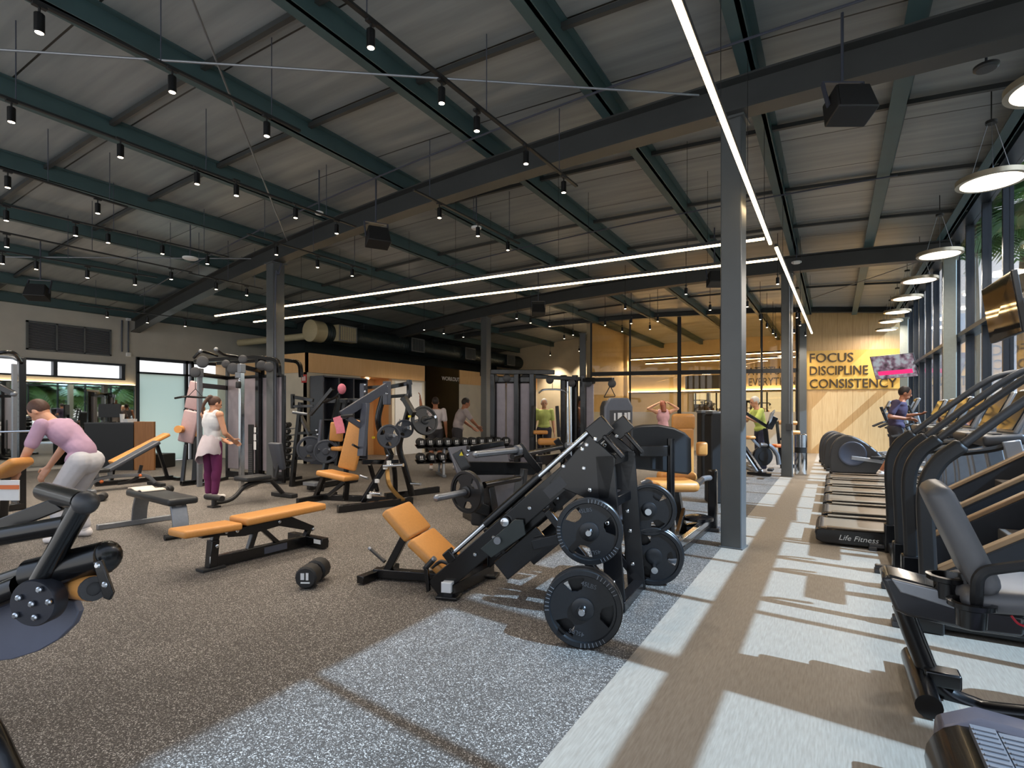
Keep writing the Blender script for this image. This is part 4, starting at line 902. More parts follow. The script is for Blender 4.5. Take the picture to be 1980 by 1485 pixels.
build('top_bar', MB().bar(q(735, 752, 8.2), q(795, 740, 8.8), .05, .06).bar(q(740, 768, 8.2), q(795, 764, 8.7), .04, .05).bar(q(700, 750, 8.8), q(740, 748, 8.3), .04, .05), BLACK, t, .004)
build('top_bracket', MB().box(q(748, 760, 7.9), (.09, .08, .34)), SLATE, t, .006); build('top_bracket', MB().box(q(702, 760, 8.6), (.09, .06, .3)), SLATE, t, .006); build('top_bracket', MB().box(q(791, 750, 8.6), (.06, .06, .26)), BLACK, t, .006)
build('bolts', MB().bolts([q(748, 747, 7.84), q(748, 761, 7.84), q(706, 744, 8.54), q(706, 757, 8.54), q(749, 881, 7.9)], -FV, .018), CHROME, t)
build('pull_arm', MB().bar(q(661, 803, 7.3), q(748, 748, 7.8), .05, .12).bar(q(674, 808, 7.35), q(703, 828, 7.5), .05, .07), SLATE, t, .005); build('pull_arm', MB().bar(q(707, 780, 7.5), q(699, 882, 7.4), .06, .11), SLATE, t, .005)
build('pull_arm', MB().bar(q(782, 770, 8.1), q(800, 802, 7.9), .06, .1).bar(q(778, 776, 8.2), q(790, 764, 8.2), .05, .08), BLACK, t, .005)
build('handle', MB().tube([q(660, 805, 7.3), q(684, 803, 7.25)], .02, 10), RUBBER, t); build('handle', MB().tube([q(682, 860, 7.2), q(697, 868, 7.5)], .016, 8), RUBBER, t)
build('plate_peg', MB().cyl(q(740, 845, 8.0), q(762, 842, 7.75), .025, 12), STEEL, t); build('plate_peg', MB().cyl(q(780, 829, 8.2), q(790, 827, 8.0), .025, 12), STEEL, t); build('plate_peg', MB().cyl(q(800, 815, 8.3), q(842, 806, 7.95), .022, 12), CHROME, t)
for a, b_ in (((742, 901, 7.8), (780, 899, 7.7)), ((716, 953, 7.7), (737, 955, 7.6)), ((697, 920, 8.5), (712, 925, 8.4)), ((795, 935, 8.5), (813, 936, 8.4))): build('storage_horn', MB().cyl(q(*a), q(*b_), .025, 12), CHROME, t)
build('chest_pad', MB().pad(q(682, 860, 7.75), (.72, .26, .09), rot(q(692, 815, 7.75) - q(670, 905, 7.75), RV), .03), TAN, t)
build('seat', MB().pad(q(653, 919, 7.8), (.5, .36, .08), rot(q(688, 926, 7.7) - q(620, 911, 7.9), -FV), .03), TAN, t)
build('foot_lever', MB().rect(curve([q(748, 905, 8.2), q(752, 935, 8.1), q(766, 955, 8.0), q(780, 967, 7.9)]), .06, .03), mat('gold_lit_lever', (150, 118, 70), .3, .7, noise=.05), t)  # the gold light on this lever is put into its colour
build('warning_sticker', MB().box(q(722, 846, 7.9), (.03, .03, .03)).box(q(792, 805, 7.8), (.03, .03, .03)), YELLOW, t)
build('white_label', MB().box(q(752, 894, 7.88), (.05, .04, .05)).box(q(745, 904, 7.85), (.05, .04, .05)).box(q(729, 930, 7.75), (.05, .04, .05)).box(q(714, 960, 7.66), (.05, .04, .05)), LABEL, t)
plate(q(752, 844, 7.85), q(762, 842, 7.6) - q(740, 845, 8.0), 'grey plate on near side of the row machine', .175, .04, IRONG, False, .4)
plate(q(782, 829, 8.15), q(790, 827, 7.9) - q(780, 829, 8.2), 'smaller plate half behind the near grey one on row machine', .14, .04, IRONG, False, .1)
plate(q(821, 813, 8.1), q(842, 806, 7.85) - q(800, 822, 8.3), 'dark tilted plate on right arm of the row machine', .225, .045, None, False, .8)

# second plate machine further back with pink towel
t = thing('pulldown_machine', 'black plate-loaded machine with pink towel, left of row machine', 'plate machine', FL(610, 948), 0)
f_ = MB().bar(FL(564, 941), q(582, 778, 9.9), .07, .08).bar(FL(620, 950), q(655, 770, 9.6), .07, .08).bar(q(575, 886, 9.9), q(612, 886, 9.7), .05, .06).bar(FL(564, 941) + H, FL(640, 928) + H, .07, .08).bar(FL(596, 948) + H, FL(690, 932) + H, .07, .08).bar(q(575, 838, 9.9), q(615, 836, 9.6), .05, .05).bar(q(582, 805, 9.9), q(600, 842, 9.7), .06, .06)
f_.bar(q(668, 772, 9.4), q(651, 900, 9.4), .06, .07).bar(q(676, 800, 9.4), q(668, 932, 9.4), .06, .07).bar(q(640, 838, 9.4), q(655, 870, 9.4), .05, .06).bar(q(570, 768, 9.9), q(606, 774, 9.7), .04, .06).bar(q(566, 762, 9.9), q(566, 790, 9.9), .05, .06).bar(q(566, 786, 9.9), q(606, 785, 9.7), .04, .05).bar(q(625, 776, 9.6), q(700, 774, 9.6), .05, .07)
build('frame', f_, BLACK, t, .005)
build('lever_arm', MB().bar(q(600, 802, 9.5), q(643, 751, 9.4), .05, .06), BLACK, t, .004); build('lever_arm', MB().tube(fillet([q(627, 777, 9.3), q(649, 769, 9.2), q(661, 752, 9.2)], .1), .022, 8), BLACK, t)
build('plate_peg', MB().cyl(q(565, 797, 9.6), q(594, 801, 9.7), .026, 12), STEEL, t); build('plate_peg', MB().cyl(q(617, 868, 9.3), q(640, 870, 9.2), .026, 12), STEEL, t)
build('shock_absorber', MB().cyl(q(617, 858, 9.2), q(621, 812, 9.3), .028, 10), SLATE, t)
build('back_pad', MB().pad(q(651, 835, 9.2), (.32, .22, .08), rot(Vector((.1, 0, 1)), RV), .025), TAN, t); build('seat', MB().pad(q(662, 867, 9.3), (.22, .34, .07), None, .025), TAN, t)
build('bolts', MB().bolts([q(612, 832, 9.2), q(614, 840, 9.2), q(640, 831, 9.3), q(645, 841, 9.3)], -FV, .018), CHROME, t)
build('foot_rest', MB().box(q(606, 935, 9.3), (.3, .2, .06)), STEEL, t, .006)
plate(q(600, 868, 9.35), -FV + RV * .4, 'dark plate on left of the machine with pink towel', .225, .045, IRONG, False, .3); plate(q(630, 873, 9.2), -FV + RV * .3, 'dark plate on right of the machine with pink towel', .2, .045, IRONG, False, .9)
PINK = mat('pink_towel', (206, 120, 138), .9, noise=.08, nscale=40)
tw = MB().rect(curve([q(652, 806, 9.1), q(655, 818, 9.08), q(658, 828, 9.06), q(659, 838, 9.05)]), .14, .03, -FV); single('towel', tw, PINK, 'pink towel hanging on tan pad of the machine', 'towel')
single('towel', MB().ball(q(661, 752, 9.15), (.07, .07, .09)), PINK, 'pink cloth bundled on handle tip of the machine', 'towel')

# ------------------------------------------------------------------ cable station at left centre
q = AZ
A, B = FL(430, 928), FL(540, 938); S = Side((A.x, A.y), (B.x, B.y)); W = S.w; R0 = rot(S.e, S.n); L_ = S.L
t = thing('cable_station', 'tall cable station with grey shrouds and chrome posts, woman beside it', 'cable machine', W(.8, 0, .4), S.rz)
for s0, s1 in ((.02, L_ * .60), (L_ * .64, L_ - .02)):
    build('weight_shroud', MB().box(W((s0 + s1) / 2, 1.13, .1), (s1 - s0, .04, 1.8), R0), SHROUD, t, .008)
    build('shroud_frame', MB().bar(W(s0, .05, .1), W(s0, 2.45, .1), .05, .08).bar(W(s0, 2.05, .1), W(s1, 2.05, .1), .05, .06).bar(W(s0, .12, .1), W(s1, .12, .1), .05, .12), BLACK, t, .006)
build('weight_window', MB().box(W(L_ * .46, .62, .075), (.16, .012, 1.0), R0), BLACKM, t, .004)
for i in range(14): build('weight_plate_edge', MB().box(W(L_ * .46, .2 + i * .04, .066), (.12, .012, .028), R0), CHAR, t)
build('centre_post', MB().bar(W(L_ * .62, .03, .05), W(L_ * .62, 2.42, .05), .1, .1, S.e).bar(W(L_, .03, .1), W(L_, 2.05, .1), .05, .07, S.e), BLACK, t, .006)
build('label_strip', MB().box(W(L_ * .6, 1.02, -.012), (.06, .004, .1), R0).box(W(L_ * .6, .88, -.012), (.07, .004, .12), R0).box(W(L_ * .6, .72, -.012), (.07, .004, .16), R0), LABEL, t)
for o in (0, .5): build('top_rail', MB().rect(fillet([W(-.9, 2.42, o), W(L_ * .6, 2.42, o), W(L_ - .02, 2.34, o), W(L_, 2.04, o)], .2), .06, .07), BLACK, t, .004)
p1, p2 = FL(386, 941), FL(467, 948)
cp = build('front_post', MB().bar(p2, p2 + Vector((0, 0, 2.2)), .08, .06), CHROME, t, .006); build('front_post', MB().bar(p1, p1 + Vector((0, 0, 2.1)), .08, .06), STEEL, t, .006)
for i in range(26): 
    pass
hl = MB()
for i in range(24): hl.cyl(p1 + Vector((0, 0, .3 + i * .07)) - FV * .032, p1 + Vector((0, 0, .3 + i * .07)) - FV * .034, .012, 10)
build('adjustment_hole', hl, BLACKM, t)
build('arm_beam', MB().bar(p1 + Vector((0, 0, 2.05)), W(0, 2.05, .1), .06, .08).bar(p2 + Vector((0, 0, 2.15)), W(L_ * .62, 2.15, .1), .06, .08).bar(p1 + Vector((0, 0, 1.85)), W(0, 1.85, .1), .05, .09), BLACK, t, .005)
for c_, s_ in ((p2 + Vector((0, 0, 2.12)), (.1, .1, .16)), (p1 + Vector((0, 0, 2.08)), (.1, .1, .16)), (p2 + Vector((0, 0, 2.0)) - S.e * .05, (.12, .1, .1))): build('pulley_block', MB().box(c_, s_, R0), STEEL, t, .01)
for (u, v, D_, r_) in ((452, 713, 9.6, .13), (393, 700, 9.9, .14), (438, 704, 10.3, .1), (471, 695, 9.9, .1), (507, 707, 10.2, .12), (521, 710, 10.1, .12), (379, 720, 9.8, .12)):
    build('pulley_wheel', MB().lathe(q(u, v, D_), -FV, [(0, r_ * .7), (.01, r_ * .78), (.018, r_ * .62), (.026, r_ * .62), (.034, r_ * .78), (.04, r_ * .7), (.042, .02)], 24), CHAR, t)
build('pull_up_handle', MB().tube(fillet([q(375, 692, 9.6), q(388, 678, 9.5), q(420, 688, 9.9)], .1), .025, 10), BLACK, t); build('pull_up_handle', MB().tube(fillet([q(418, 676, 9.5), q(432, 686, 9.8), q(460, 690, 10.0)], .1), .025, 10), BLACK, t)
build('grip_tip', MB().ball(q(418, 676, 9.5), .04), STEEL, t); build('grip_tip', MB().ball(q(388, 679, 9.5), .034), STEEL, t)
build('pulldown_bar', MB().tube(curve([q(338, 770, 9.6), q(358, 767, 9.6), q(380, 768, 9.7), q(415, 769, 9.8)]), .018, 8), BLACK, t)
build('cable', MB().tube([q(378, 728, 9.7), q(378, 752, 9.65), q(362, 768, 9.6)], .006, 6).tube([q(378, 752, 9.65), q(392, 768, 9.7)], .006, 6), BLACKM, t)
build('cable', MB().tube([q(459, 750, 9.4), q(459, 735, 9.4), q(456, 722, 9.5)], .006, 6), BLACKM, t); build('stirrup', MB().box(q(461, 744, 9.4), (.1, .06, .12)), BLACKM, t, .02)
build('base_frame', MB().bar(p1 + Vector((0, 0, .03)), W(0, .03, .1), .06, .06).bar(p2 + Vector((0, 0, .03)), W(L_ * .62, .03, .1), .06, .06), BLACK, t, .005)
# tan bench with leg roller beside the station
t = thing('pulldown_bench', 'tan and mauve backrest with roller beside the frosted door', 'exercise seat', FL(355, 940), 0)
build('back_pad', MB().pad(q(366, 825, 10.4), (.62, .3, .09), rot(q(372, 800, 10.4) - q(362, 845, 10.4), RV), .03), mat('mauve_vinyl', (168, 142, 144), .4, noise=.04), t); build('upper_pad', MB().pad(q(376, 765, 10.5), (.55, .26, .09), rot(q(385, 745, 10.5) - q(374, 795, 10.5), RV), .03), mat('mauve_vinyl', (168, 142, 144)), t)
build('side_pad', MB().pad(q(384, 815, 10.45), (.6, .12, .1), rot(q(389, 795, 10.45) - q(378, 845, 10.45), RV), .03), TAN, t)
build('roller', MB().cyl(q(344, 830, 10.2), q(360, 830, 10.6), .07, 16), TAN, t)
build('frame', MB().bar(FL(350, 940) + H, FL(392, 935) + H, .08, .08).bar(FL(375, 937), q(384, 790, 10.6), .08, .08).bar(FL(352, 938), q(360, 860, 10.3), .06, .06), BLACK, t, .005)

# ------------------------------------------------------------------ cable crossover at the back
t = thing('cable_crossover', 'wide double-tower cable crossover behind the dumbbell rack', 'cable machine', FL(1040, 900), 0)
def tower(panels, D_, posts):
    for u0, u1 in panels:
        a, b_ = q(u0, 798, D_), q(u1, 798, D_); c_ = (a + b_) / 2; wd = (b_ - a).length
        build('weight_shroud', MB().box(Vector((c_.x, c_.y, 1.05)), (wd, .08, 1.92), rot(RV, FV)), SHROUD, t, .02)
        build('top_cover', MB().box(Vector((c_.x, c_.y, 2.08)), (wd + .06, .14, .14), rot(RV, FV)), BLACK, t, .02)
    for u in posts:
        a = q(u, 798, D_ - .1); build('post', MB().bar((a.x, a.y, 0), (a.x, a.y, 2.2), .1, .12), BLACK, t, .01)
tower(((958, 978), (979, 997), (1004, 1028)), 12.0, (954, 1000, 1030)); tower(((1088, 1096), (1132, 1148)), 12.4, (1090, 1112, 1128))
for u in (1098, 1104): build('guide_rod', MB().cyl(q(u, 798, 12.2) * Vector((1, 1, 0)) + Vector((0, 0, .1)), q(u, 798, 12.2) * Vector((1, 1, 0)) + Vector((0, 0, 2.05)), .025, 10), CHROME, t)
build('top_beam', MB().bar(q(948, 719, 11.8), q(1072, 720, 12.0), .09, .1).bar(q(1020, 727, 12.0), q(1122, 733, 12.3), .08, .09).bar(q(1128, 735, 12.2), q(1186, 734, 11.6), .08, .08), BLACK, t, .01)
for u, v, D_ in ((957, 732, 11.9), (980, 731, 11.9), (1014, 731, 12), (1019, 731, 12), (1063, 735, 11.8), (1095, 742, 12.3), (1105, 741, 12.2), (1137, 741, 12.2), (1183, 742, 11.5)): build('pulley_wheel', MB().lathe(q(u, v, D_), -FV, [(0, .07), (.012, .085), (.02, .07), (.04, .085), (.05, .07), (.051, .02)], 18), CHAR, t)
build('pulldown_bar', MB().tube(curve([q(1041, 760, 11.6), q(1050, 754, 11.6), q(1068, 753, 11.7), q(1086, 754, 11.8), q(1095, 759, 11.9)]), .02, 8), CHROME, t); build('cable', MB().tube([q(1068, 737, 11.75), q(1068, 753, 11.7)], .006, 5), BLACKM, t)
build('strap_handle', MB().tube(fillet([q(1168, 768, 11.4), q(1180, 746, 11.5), q(1190, 767, 11.4), q(1168, 768, 11.4)], .03), .01, 6), BLACKM, t)
for u in (1031, 1077): build('incline_arm', MB().bar(q(u, 785, 11.4), q(u + (-3 if u < 1050 else 4), 845, 11.3), .05, .07), BLACKM, t, .01)
t = thing('roller_pad_machine', 'tan seat pads low inside the cable crossover', 'exercise seat', FL(1060, 905), 0)
build('pad', MB().pad(q(1045, 836, 11.2), (.3, .2, .08), rot(RV, FV), .03), TAN, t); build('pad', MB().pad(q(1060, 854, 11.0), (.42, .2, .14), rot(RV, FV), .05), TAN, t); build('post', MB().bar(FL(1060, 912), q(1060, 858, 11.05), .08, .08).bar(FL(1060, 912) , q(1046, 840, 11.2), .06, .06), BLACK, t)

# ------------------------------------------------------------------ selector machines around the leg press tower
t = thing('weight_stack_tower', 'charcoal weight stack tower with grey cap behind the leg press', 'weight machine', FL(1195, 1030), 0)
q6 = q(1193, 798, 6.6); c_ = Vector((q6.x, q6.y, 0)); RR = rot(RV, FV)
build('housing', MB().prism([(-.17, 0), (.17, 0), (.17, 1.42), (.14, 1.5), (-.14, 1.5), (-.17, 1.42)], c_ + FV * .12, RV, Vector((0, 0, 1)), .26), BLACKM, t, .02)
build('front_cover', MB().prism([(-.16, .05), (.17, .05), (.18, 1.42), (.13, 1.53), (-.1, 1.53), (-.16, 1.42)], c_ - FV * .03, RV, Vector((0, 0, 1)), .06), mat('grey_machine_cover', (88, 91, 100), .35, noise=.03), t, .02)
build('instruction_panel', MB().box(c_ - FV * .065 + RV * .03 + Vector((0, 0, 1.08)), (.26, .012, .6), RR), CHAR, t, .004)
ip = MB()
for i, (x, z, w_, h_) in enumerate(((-.06, 1.3, .02, .09), (0, 1.3, .05, .1), (.07, 1.31, .03, .08), (.11, 1.31, .03, .09), (0.0, 1.22, .09, .012), (.1, 1.22, .05, .012))): ip.box(c_ - FV * .074 + RV * (x + .02) + Vector((0, 0, z)), (w_, .003, h_), RR)
build('instruction_print', ip, LABEL, t)
t = thing('leg_extension_machine', 'machine with big black rounded shield and tan seat beside near column', 'weight machine', FL(1320, 1060), 0)
sh = [(u, v) for u, v in ((1218, 905), (1218, 826), (1240, 821), (1270, 820), (1300, 826), (1322, 836), (1334, 848), (1335, 912), (1328, 917))]
build('shield', MB().slab([q(u, v, 4.95 + (u - 1218) * .002) for u, v in sh], FV, .1), mat('satin_black_shield', (36, 37, 39), .4, noise=.04), t, .02)
build('shield_band', MB().slab([q(u, v, 4.88) for u, v in ((1236, 862), (1290, 862), (1290, 882), (1236, 882))], FV, .04), BLACK, t, .004)
pp_ = FL(1297, 1085); build('post', MB().tube([pp_, Vector((pp_.x, pp_.y, 1.1)), Vector((pp_.x, pp_.y, 1.115))], .035, 16), BLACK, t); build('post_foot', MB().lathe(pp_, (0, 0, 1), [(0, .07), (.025, .07), (.03, .06)], 20), CHAR, t)
build('base_rail', MB().bar(pp_ + Vector((.02, .02, .12)), FL(1380, 1020) + Vector((0, 0, .13)), .06, .07), CHROME, t, .01); build('base_rail', MB().bar(pp_ + Vector((.02, .02, .05)), FL(1380, 1020) + Vector((0, 0, .06)), .05, .06), BLACK, t, .006)
pr = FL(1378, 1026); build('rear_post', MB().bar(pr, pr + Vector((0, 0, .7)), .1, .1), BLACK, t, .02); build('rear_foot', MB().box(pr + Vector((0, 0, .02)), (.16, .16, .04)), CHAR, t, .006)
build('seat', MB().pad(q(1297, 937, 5.6), (.48, .42, .11), rot(RV, FV), .05), TAN, t); build('back_pad', MB().pad(q(1322, 878, 6.2), (.22, .1, .62), rot(RV, FV), .04), TAN, t); build('headrest', MB().pad(q(1321, 816, 6.2), (.26, .1, .19), rot(RV, FV), .04), TAN, t); build('lower_pad', MB().pad(q(1308, 921, 5.9), (.4, .2, .1), rot(RV, FV), .04), TAN, t)
build('side_pad', MB().pad(q(1357, 868, 6.6), (.13, .08, .17), rot(RV, FV), .03), TAN, t)
build('seat_frame', MB().bar(FL(1320, 1030), q(1305, 945, 5.7), .09, .09).bar(FL(1320, 1030) + H, FL(1375, 1020) + H, .07, .08).bar(q(1325, 945, 6.25), q(1330, 810, 6.3), .06, .08), BLACK, t, .006)
build('chrome_lever', MB().tube(curve([q(1240, 934, 5.4), q(1252, 930, 5.4), q(1262, 935, 5.5)]), .02, 10).tube(curve([q(1336, 945, 5.6), q(1350, 935, 5.7), q(1360, 926, 5.8), q(1372, 924, 6.0)]), .03, 10), STEEL, t); build('leg_strut', MB().bar(q(1310, 1030, 5.3), q(1322, 985, 5.6), .03, .04), CHROME, t)
build('cam_disc', MB().lathe(q(1350, 1005, 6.0), (0, 0, 1), [(0, .16), (.03, .16), (.05, .1)], 24), BLACK, t)
t = thing('weight_stack_tower', 'charcoal weight stack tower with silver top touching near column', 'weight machine', FL(1382, 968), 0)
a = q(1381, 798, 8.2); a.z = 0
build('housing', MB().prism([(-.1, 0), (.1, 0), (.1, 1.3), (.05, 1.37), (-.05, 1.37), (-.1, 1.3)], a, RV, Vector((0, 0, 1)), .3), BLACKM, t, .02); build('cap', MB().box(a + Vector((0, 0, 1.35)), (.17, .31, .05), RR), STEEL, t, .02); build('trim', MB().box(a + RV * .09 - FV * .16 + Vector((0, 0, .7)), (.03, .02, 1.2), RR), STEEL, t, .006)
t = thing('weight_stack_tower', 'low grey-topped weight stack tower behind the tan headrest', 'weight machine', FL(1360, 925), 0)
a = q(1366, 798, 11.0); a.z = 0; build('housing', MB().box(a + Vector((0, 0, .68)), (.3, .3, 1.36), RR), BLACKM, t, .03); build('cap', MB().box(a + Vector((0, 0, 1.37)), (.32, .3, .06), RR), STEEL, t, .02)

# ------------------------------------------------------------------ two-tier dumbbell rack with dumbbells
A = q(806, 798, 11.2); B = q(992, 798, 11.9); A.z = B.z = 0; S = Side((A.x, A.y), (B.x, B.y)); W = S.w; R0 = rot(S.e, S.n); LR = S.L
t = thing('dumbbell_rack', 'two-tier dumbbell rack with silver legs, before two standing people', 'rack', W(LR / 2, 0, .2), S.rz)
for i, s_ in enumerate((.55, LR - .25)):
    build('leg', MB().rect(curve([W(s_, .04, -.05), W(s_ + .02, .35, .05), W(s_ + .05, .62, .12)]), .09, .05, S.e).rect(curve([W(s_, .05, .45), W(s_ + .02, .3, .42), W(s_ - .0, .36, .1)]), .06, .04, S.e), STEEL, t, .01); build('foot', MB().bar(W(s_, .035, -.15), W(s_, .035, .6), .07, .06), STEEL, t, .006)
for z, o in ((.62, .1), (.3, .12)): build('shelf', MB().slab([W(0, z, o - .16), W(LR, z, o - .16), W(LR, z + .05, o + .16), W(0, z + .05, o + .16)], Vector((0, 0, 1)), .02), BLACK, t, .004)
dp = None
for row, (z, o, n_) in enumerate(((.735, .12, 11), (.42, .14, 9))):
    for i in range(n_):
        pos = W(.1 + i * (.185 if row == 0 else .22), z, o); l = '%s black dumbbell from the left on the %s shelf of the rack' % ((ORD + ['ninth', 'tenth', 'eleventh'])[i], ('upper', 'lower')[row])
        if dp is None: dp = t2 = thing('dumbbell', l, 'dumbbell', pos, S.rz, 'dumbbells on the rack'); dumbbell_parts(t2, .088, .3)
        else: copy_thing(dp, pos, S.rz, l, 'dumbbells on the rack')

# ------------------------------------------------------------------ power rack at the left edge, barbell, bits around the man
t = thing('power_rack', 'black and silver power rack at left edge before the mirror', 'rack', FL(20, 990), 0)
a = FL(42, 985); build('post', MB().bar(a, a + Vector((0, 0, 2.12)), .08, .08), BLACK, t, .006)
b2_ = q(28, 798, 7.8); b2_.z = 0; build('post', MB().bar(b2_, b2_ + Vector((0, 0, 2.05)), .06, .06), STEEL, t, .006); c2_ = q(-60, 798, 7.0); c2_.z = 0; build('post', MB().bar(c2_, c2_ + Vector((0, 0, 2.12)), .08, .08), BLACK, t, .006)
hl = MB()
for i in range(18): hl.cyl(a + Vector((0, 0, .5 + i * .08)) - FV * .041, a + Vector((0, 0, .5 + i * .08)) - FV * .043, .013, 10)
build('adjustment_hole', hl, CHAR, t)
build('top_bar', MB().tube(curve([a + Vector((0, 0, 2.04)), q(25, 682, 7.1), q(-10, 683, 7.0), q(-60, 683, 7.0)]), .025, 10), BLACK, t); build('top_bar', MB().tube(curve([q(36, 697, 7.4), q(15, 690, 7.5), q(-40, 688, 7.5)]), .02, 10), STEEL, t)
build('base', MB().bar(a + H, b2_ + H, .08, .08).bar(a + H, c2_ + H, .08, .08), BLACK, t, .005); build('lever_arm', MB().bar(q(-20, 738, 6.9), q(27, 762, 6.9), .05, .07), BLACK, t, .006); build('arm_tip', MB().ball(q(27, 762, 6.9), .035), STEEL, t)
t = thing('barbell', 'silver barbell held across the left edge rack', 'barbell', q(30, 836, 6.8)); build('bar', MB().cyl(q(-80, 838, 6.7), q(100, 832, 7.0), .015, 10), CHROME, t)
t = thing('biceps_machine', 'tan curved pad machine at left edge in front of the man', 'exercise seat', FL(10, 1010), 0)
build('pad', MB().pad(q(22, 905, 5.4), (.3, .26, .09), rot(q(42, 890, 5.4) - q(0, 918, 5.4), FV), .04), TAN, t); build('post', MB().bar(FL(5, 1030), q(12, 918, 5.45), .07, .07).bar(FL(-40, 1040) + H, FL(40, 1020) + H, .08, .08), BLACK, t, .005); build('instruction_card', MB().box(q(18, 948, 5.3), (.2, .01, .2), RR), LABEL, t, .003); build('orange_stripe', MB().box(q(18, 942, 5.28), (.19, .006, .04), RR), ORANGE, t)
t = thing('step_box', 'black exercise step box behind the incline benches', 'step', FL(290, 905), 0); build('body', MB().box(FL(300, 903) + Vector((0, 0, .171)), (.8, .4, .34), Matrix.Rotation(.4, 3, 'Z')), BLACKM, t, .02)
# small dumbbell tree right of the station
t = thing('dumbbell_tree', 'narrow black dumbbell tower between station and plate machine', 'rack', FL(556, 935), 0)
a = q(556, 798, 11.0); a.z = 0; build('column', MB().bar(a, a + Vector((0, 0, 1.15)), .06, .06).box(a + Vector((0, 0, .03)), (.4, .4, .06)), BLACK, t, .006)
for i in range(7): build('saddle', MB().bar(a + Vector((0, 0, .25 + i * .13)) - RV * .14, a + Vector((0, 0, .25 + i * .13)) + RV * .14, .16, .025), STEEL, t, .004)
for i in range(7):
    pos = a + Vector((0, 0, .325 + i * .13)); o = copy_thing(dp, pos, 0.5 + .2 * (i % 2), '%s black dumbbell up the narrow dumbbell tower' % ORD[i], 'dumbbells on the tower'); o.scale = (.6, .6, .6)

# ------------------------------------------------------------------ row of treadmills facing the windows
BELT = mat('tan_lit_treadmill_belt', (112, 98, 82), .4, noise=.06, nscale=30); SILVER = mat('silver_plastic', (150, 153, 158), .32, .4, noise=.04); SCREEN = mat('glossy_dark_screen', (20, 20, 22), .05, coat=.5, noise=.02)  # black belts coloured tan: warm reflected light put into the base colour
TMG = 'treadmills along the windows'
TO = ['nearest treadmill of the row, lettered on its side rail', 'second treadmill of the row from the camera', 'third treadmill of the row from the camera', 'fourth treadmill of the row from the camera', 'fifth treadmill of the row from the camera', 'farthest treadmill of the row, a runner on it']
def treadmill():
    t = thing('treadmill', TO[0], 'treadmill', (0, 0, 0), 0, TMG); b = lambda n, m, k, bev=.01: build(n, m, k, t, bev, local=True)
    for y in (.0, .72):
        b('side_rail', MB().prism([(0, .05), (.06, .02), (2.0, .02), (2.0, .19), (.05, .17), (0, .15)], (0, y + .05, 0), (1, 0, 0), (0, 0, 1), .1), BLACK, .012)
        b('rail_top', MB().box((.8, y + .05, .186), (1.4, .09, .014), Matrix.Rotation(-.01, 3, 'Y')), BELT, .004)
    b('belt', MB().span((.02, .1, .1), (1.5, .72, .165)), BELT, .01); b('rear_cap', MB().tube([(.05, .08, .11), (.05, .74, .11)], .06, 12), BLACKM, 0)
    b('motor_hood', MB().prism([(1.4, .15), (2.0, .05), (2.02, .2), (1.9, .34), (1.62, .33), (1.42, .2)], (0, .41, 0), (1, 0, 0), (0, 0, 1), .66), CHAR, .02)
    for y in (.05, .77):
        b('upright', MB().rect(curve([(1.62, y, .12), (1.6, y, .6), (1.55, y, .95), (1.52, y, 1.1)]), .07, .13, (1, 0, 0)), SILVER, .012)
        b('handrail', MB().tube(curve([(.98, y, .93), (1.15, y, .97), (1.4, y, 1.02), (1.54, y, 1.08)]), .028, 10), BLACKM, 0)
    b('console_tray', MB().pad((1.48, .41, 1.1), (.3, .74, .1), Matrix.Rotation(-.1, 3, 'Y'), .03), CHAR, 0); b('cup_holder', MB().lathe((1.44, .2, 1.15), (0, 0, 1), [(0, .05), (.01, .055), (.012, .04)], 16), SILVER, 0)
    R_ = Matrix.Rotation(.42, 3, 'Y')
    b('console', MB().box(R_ @ Vector((0, 0, 0)) + Vector((1.66, .41, 1.36)), (.05, .62, .46), R_), SILVER, .02)
    b('screen', MB().box(Vector((1.66, .41, 1.36)) + R_ @ Vector((-.03, 0, 0)), (.012, .56, .4), R_), SCREEN, .004)
    return t
tm = treadmill(); TY = [6.4, 7.42, 8.42, 9.42, 10.42, 11.42]; tm.location = (-.16, TY[0], 0)
q_ = text_mb('Life Fitness', .075, (.2, -.006, .07), (1, 0, 0), (.28, 0, 1), .004)
for i, y in enumerate(TY[1:]): copy_thing(tm, (-.12, y, 0), 0, TO[i + 1])
build('script_lettering', q_, LABEL, tm, local=True)
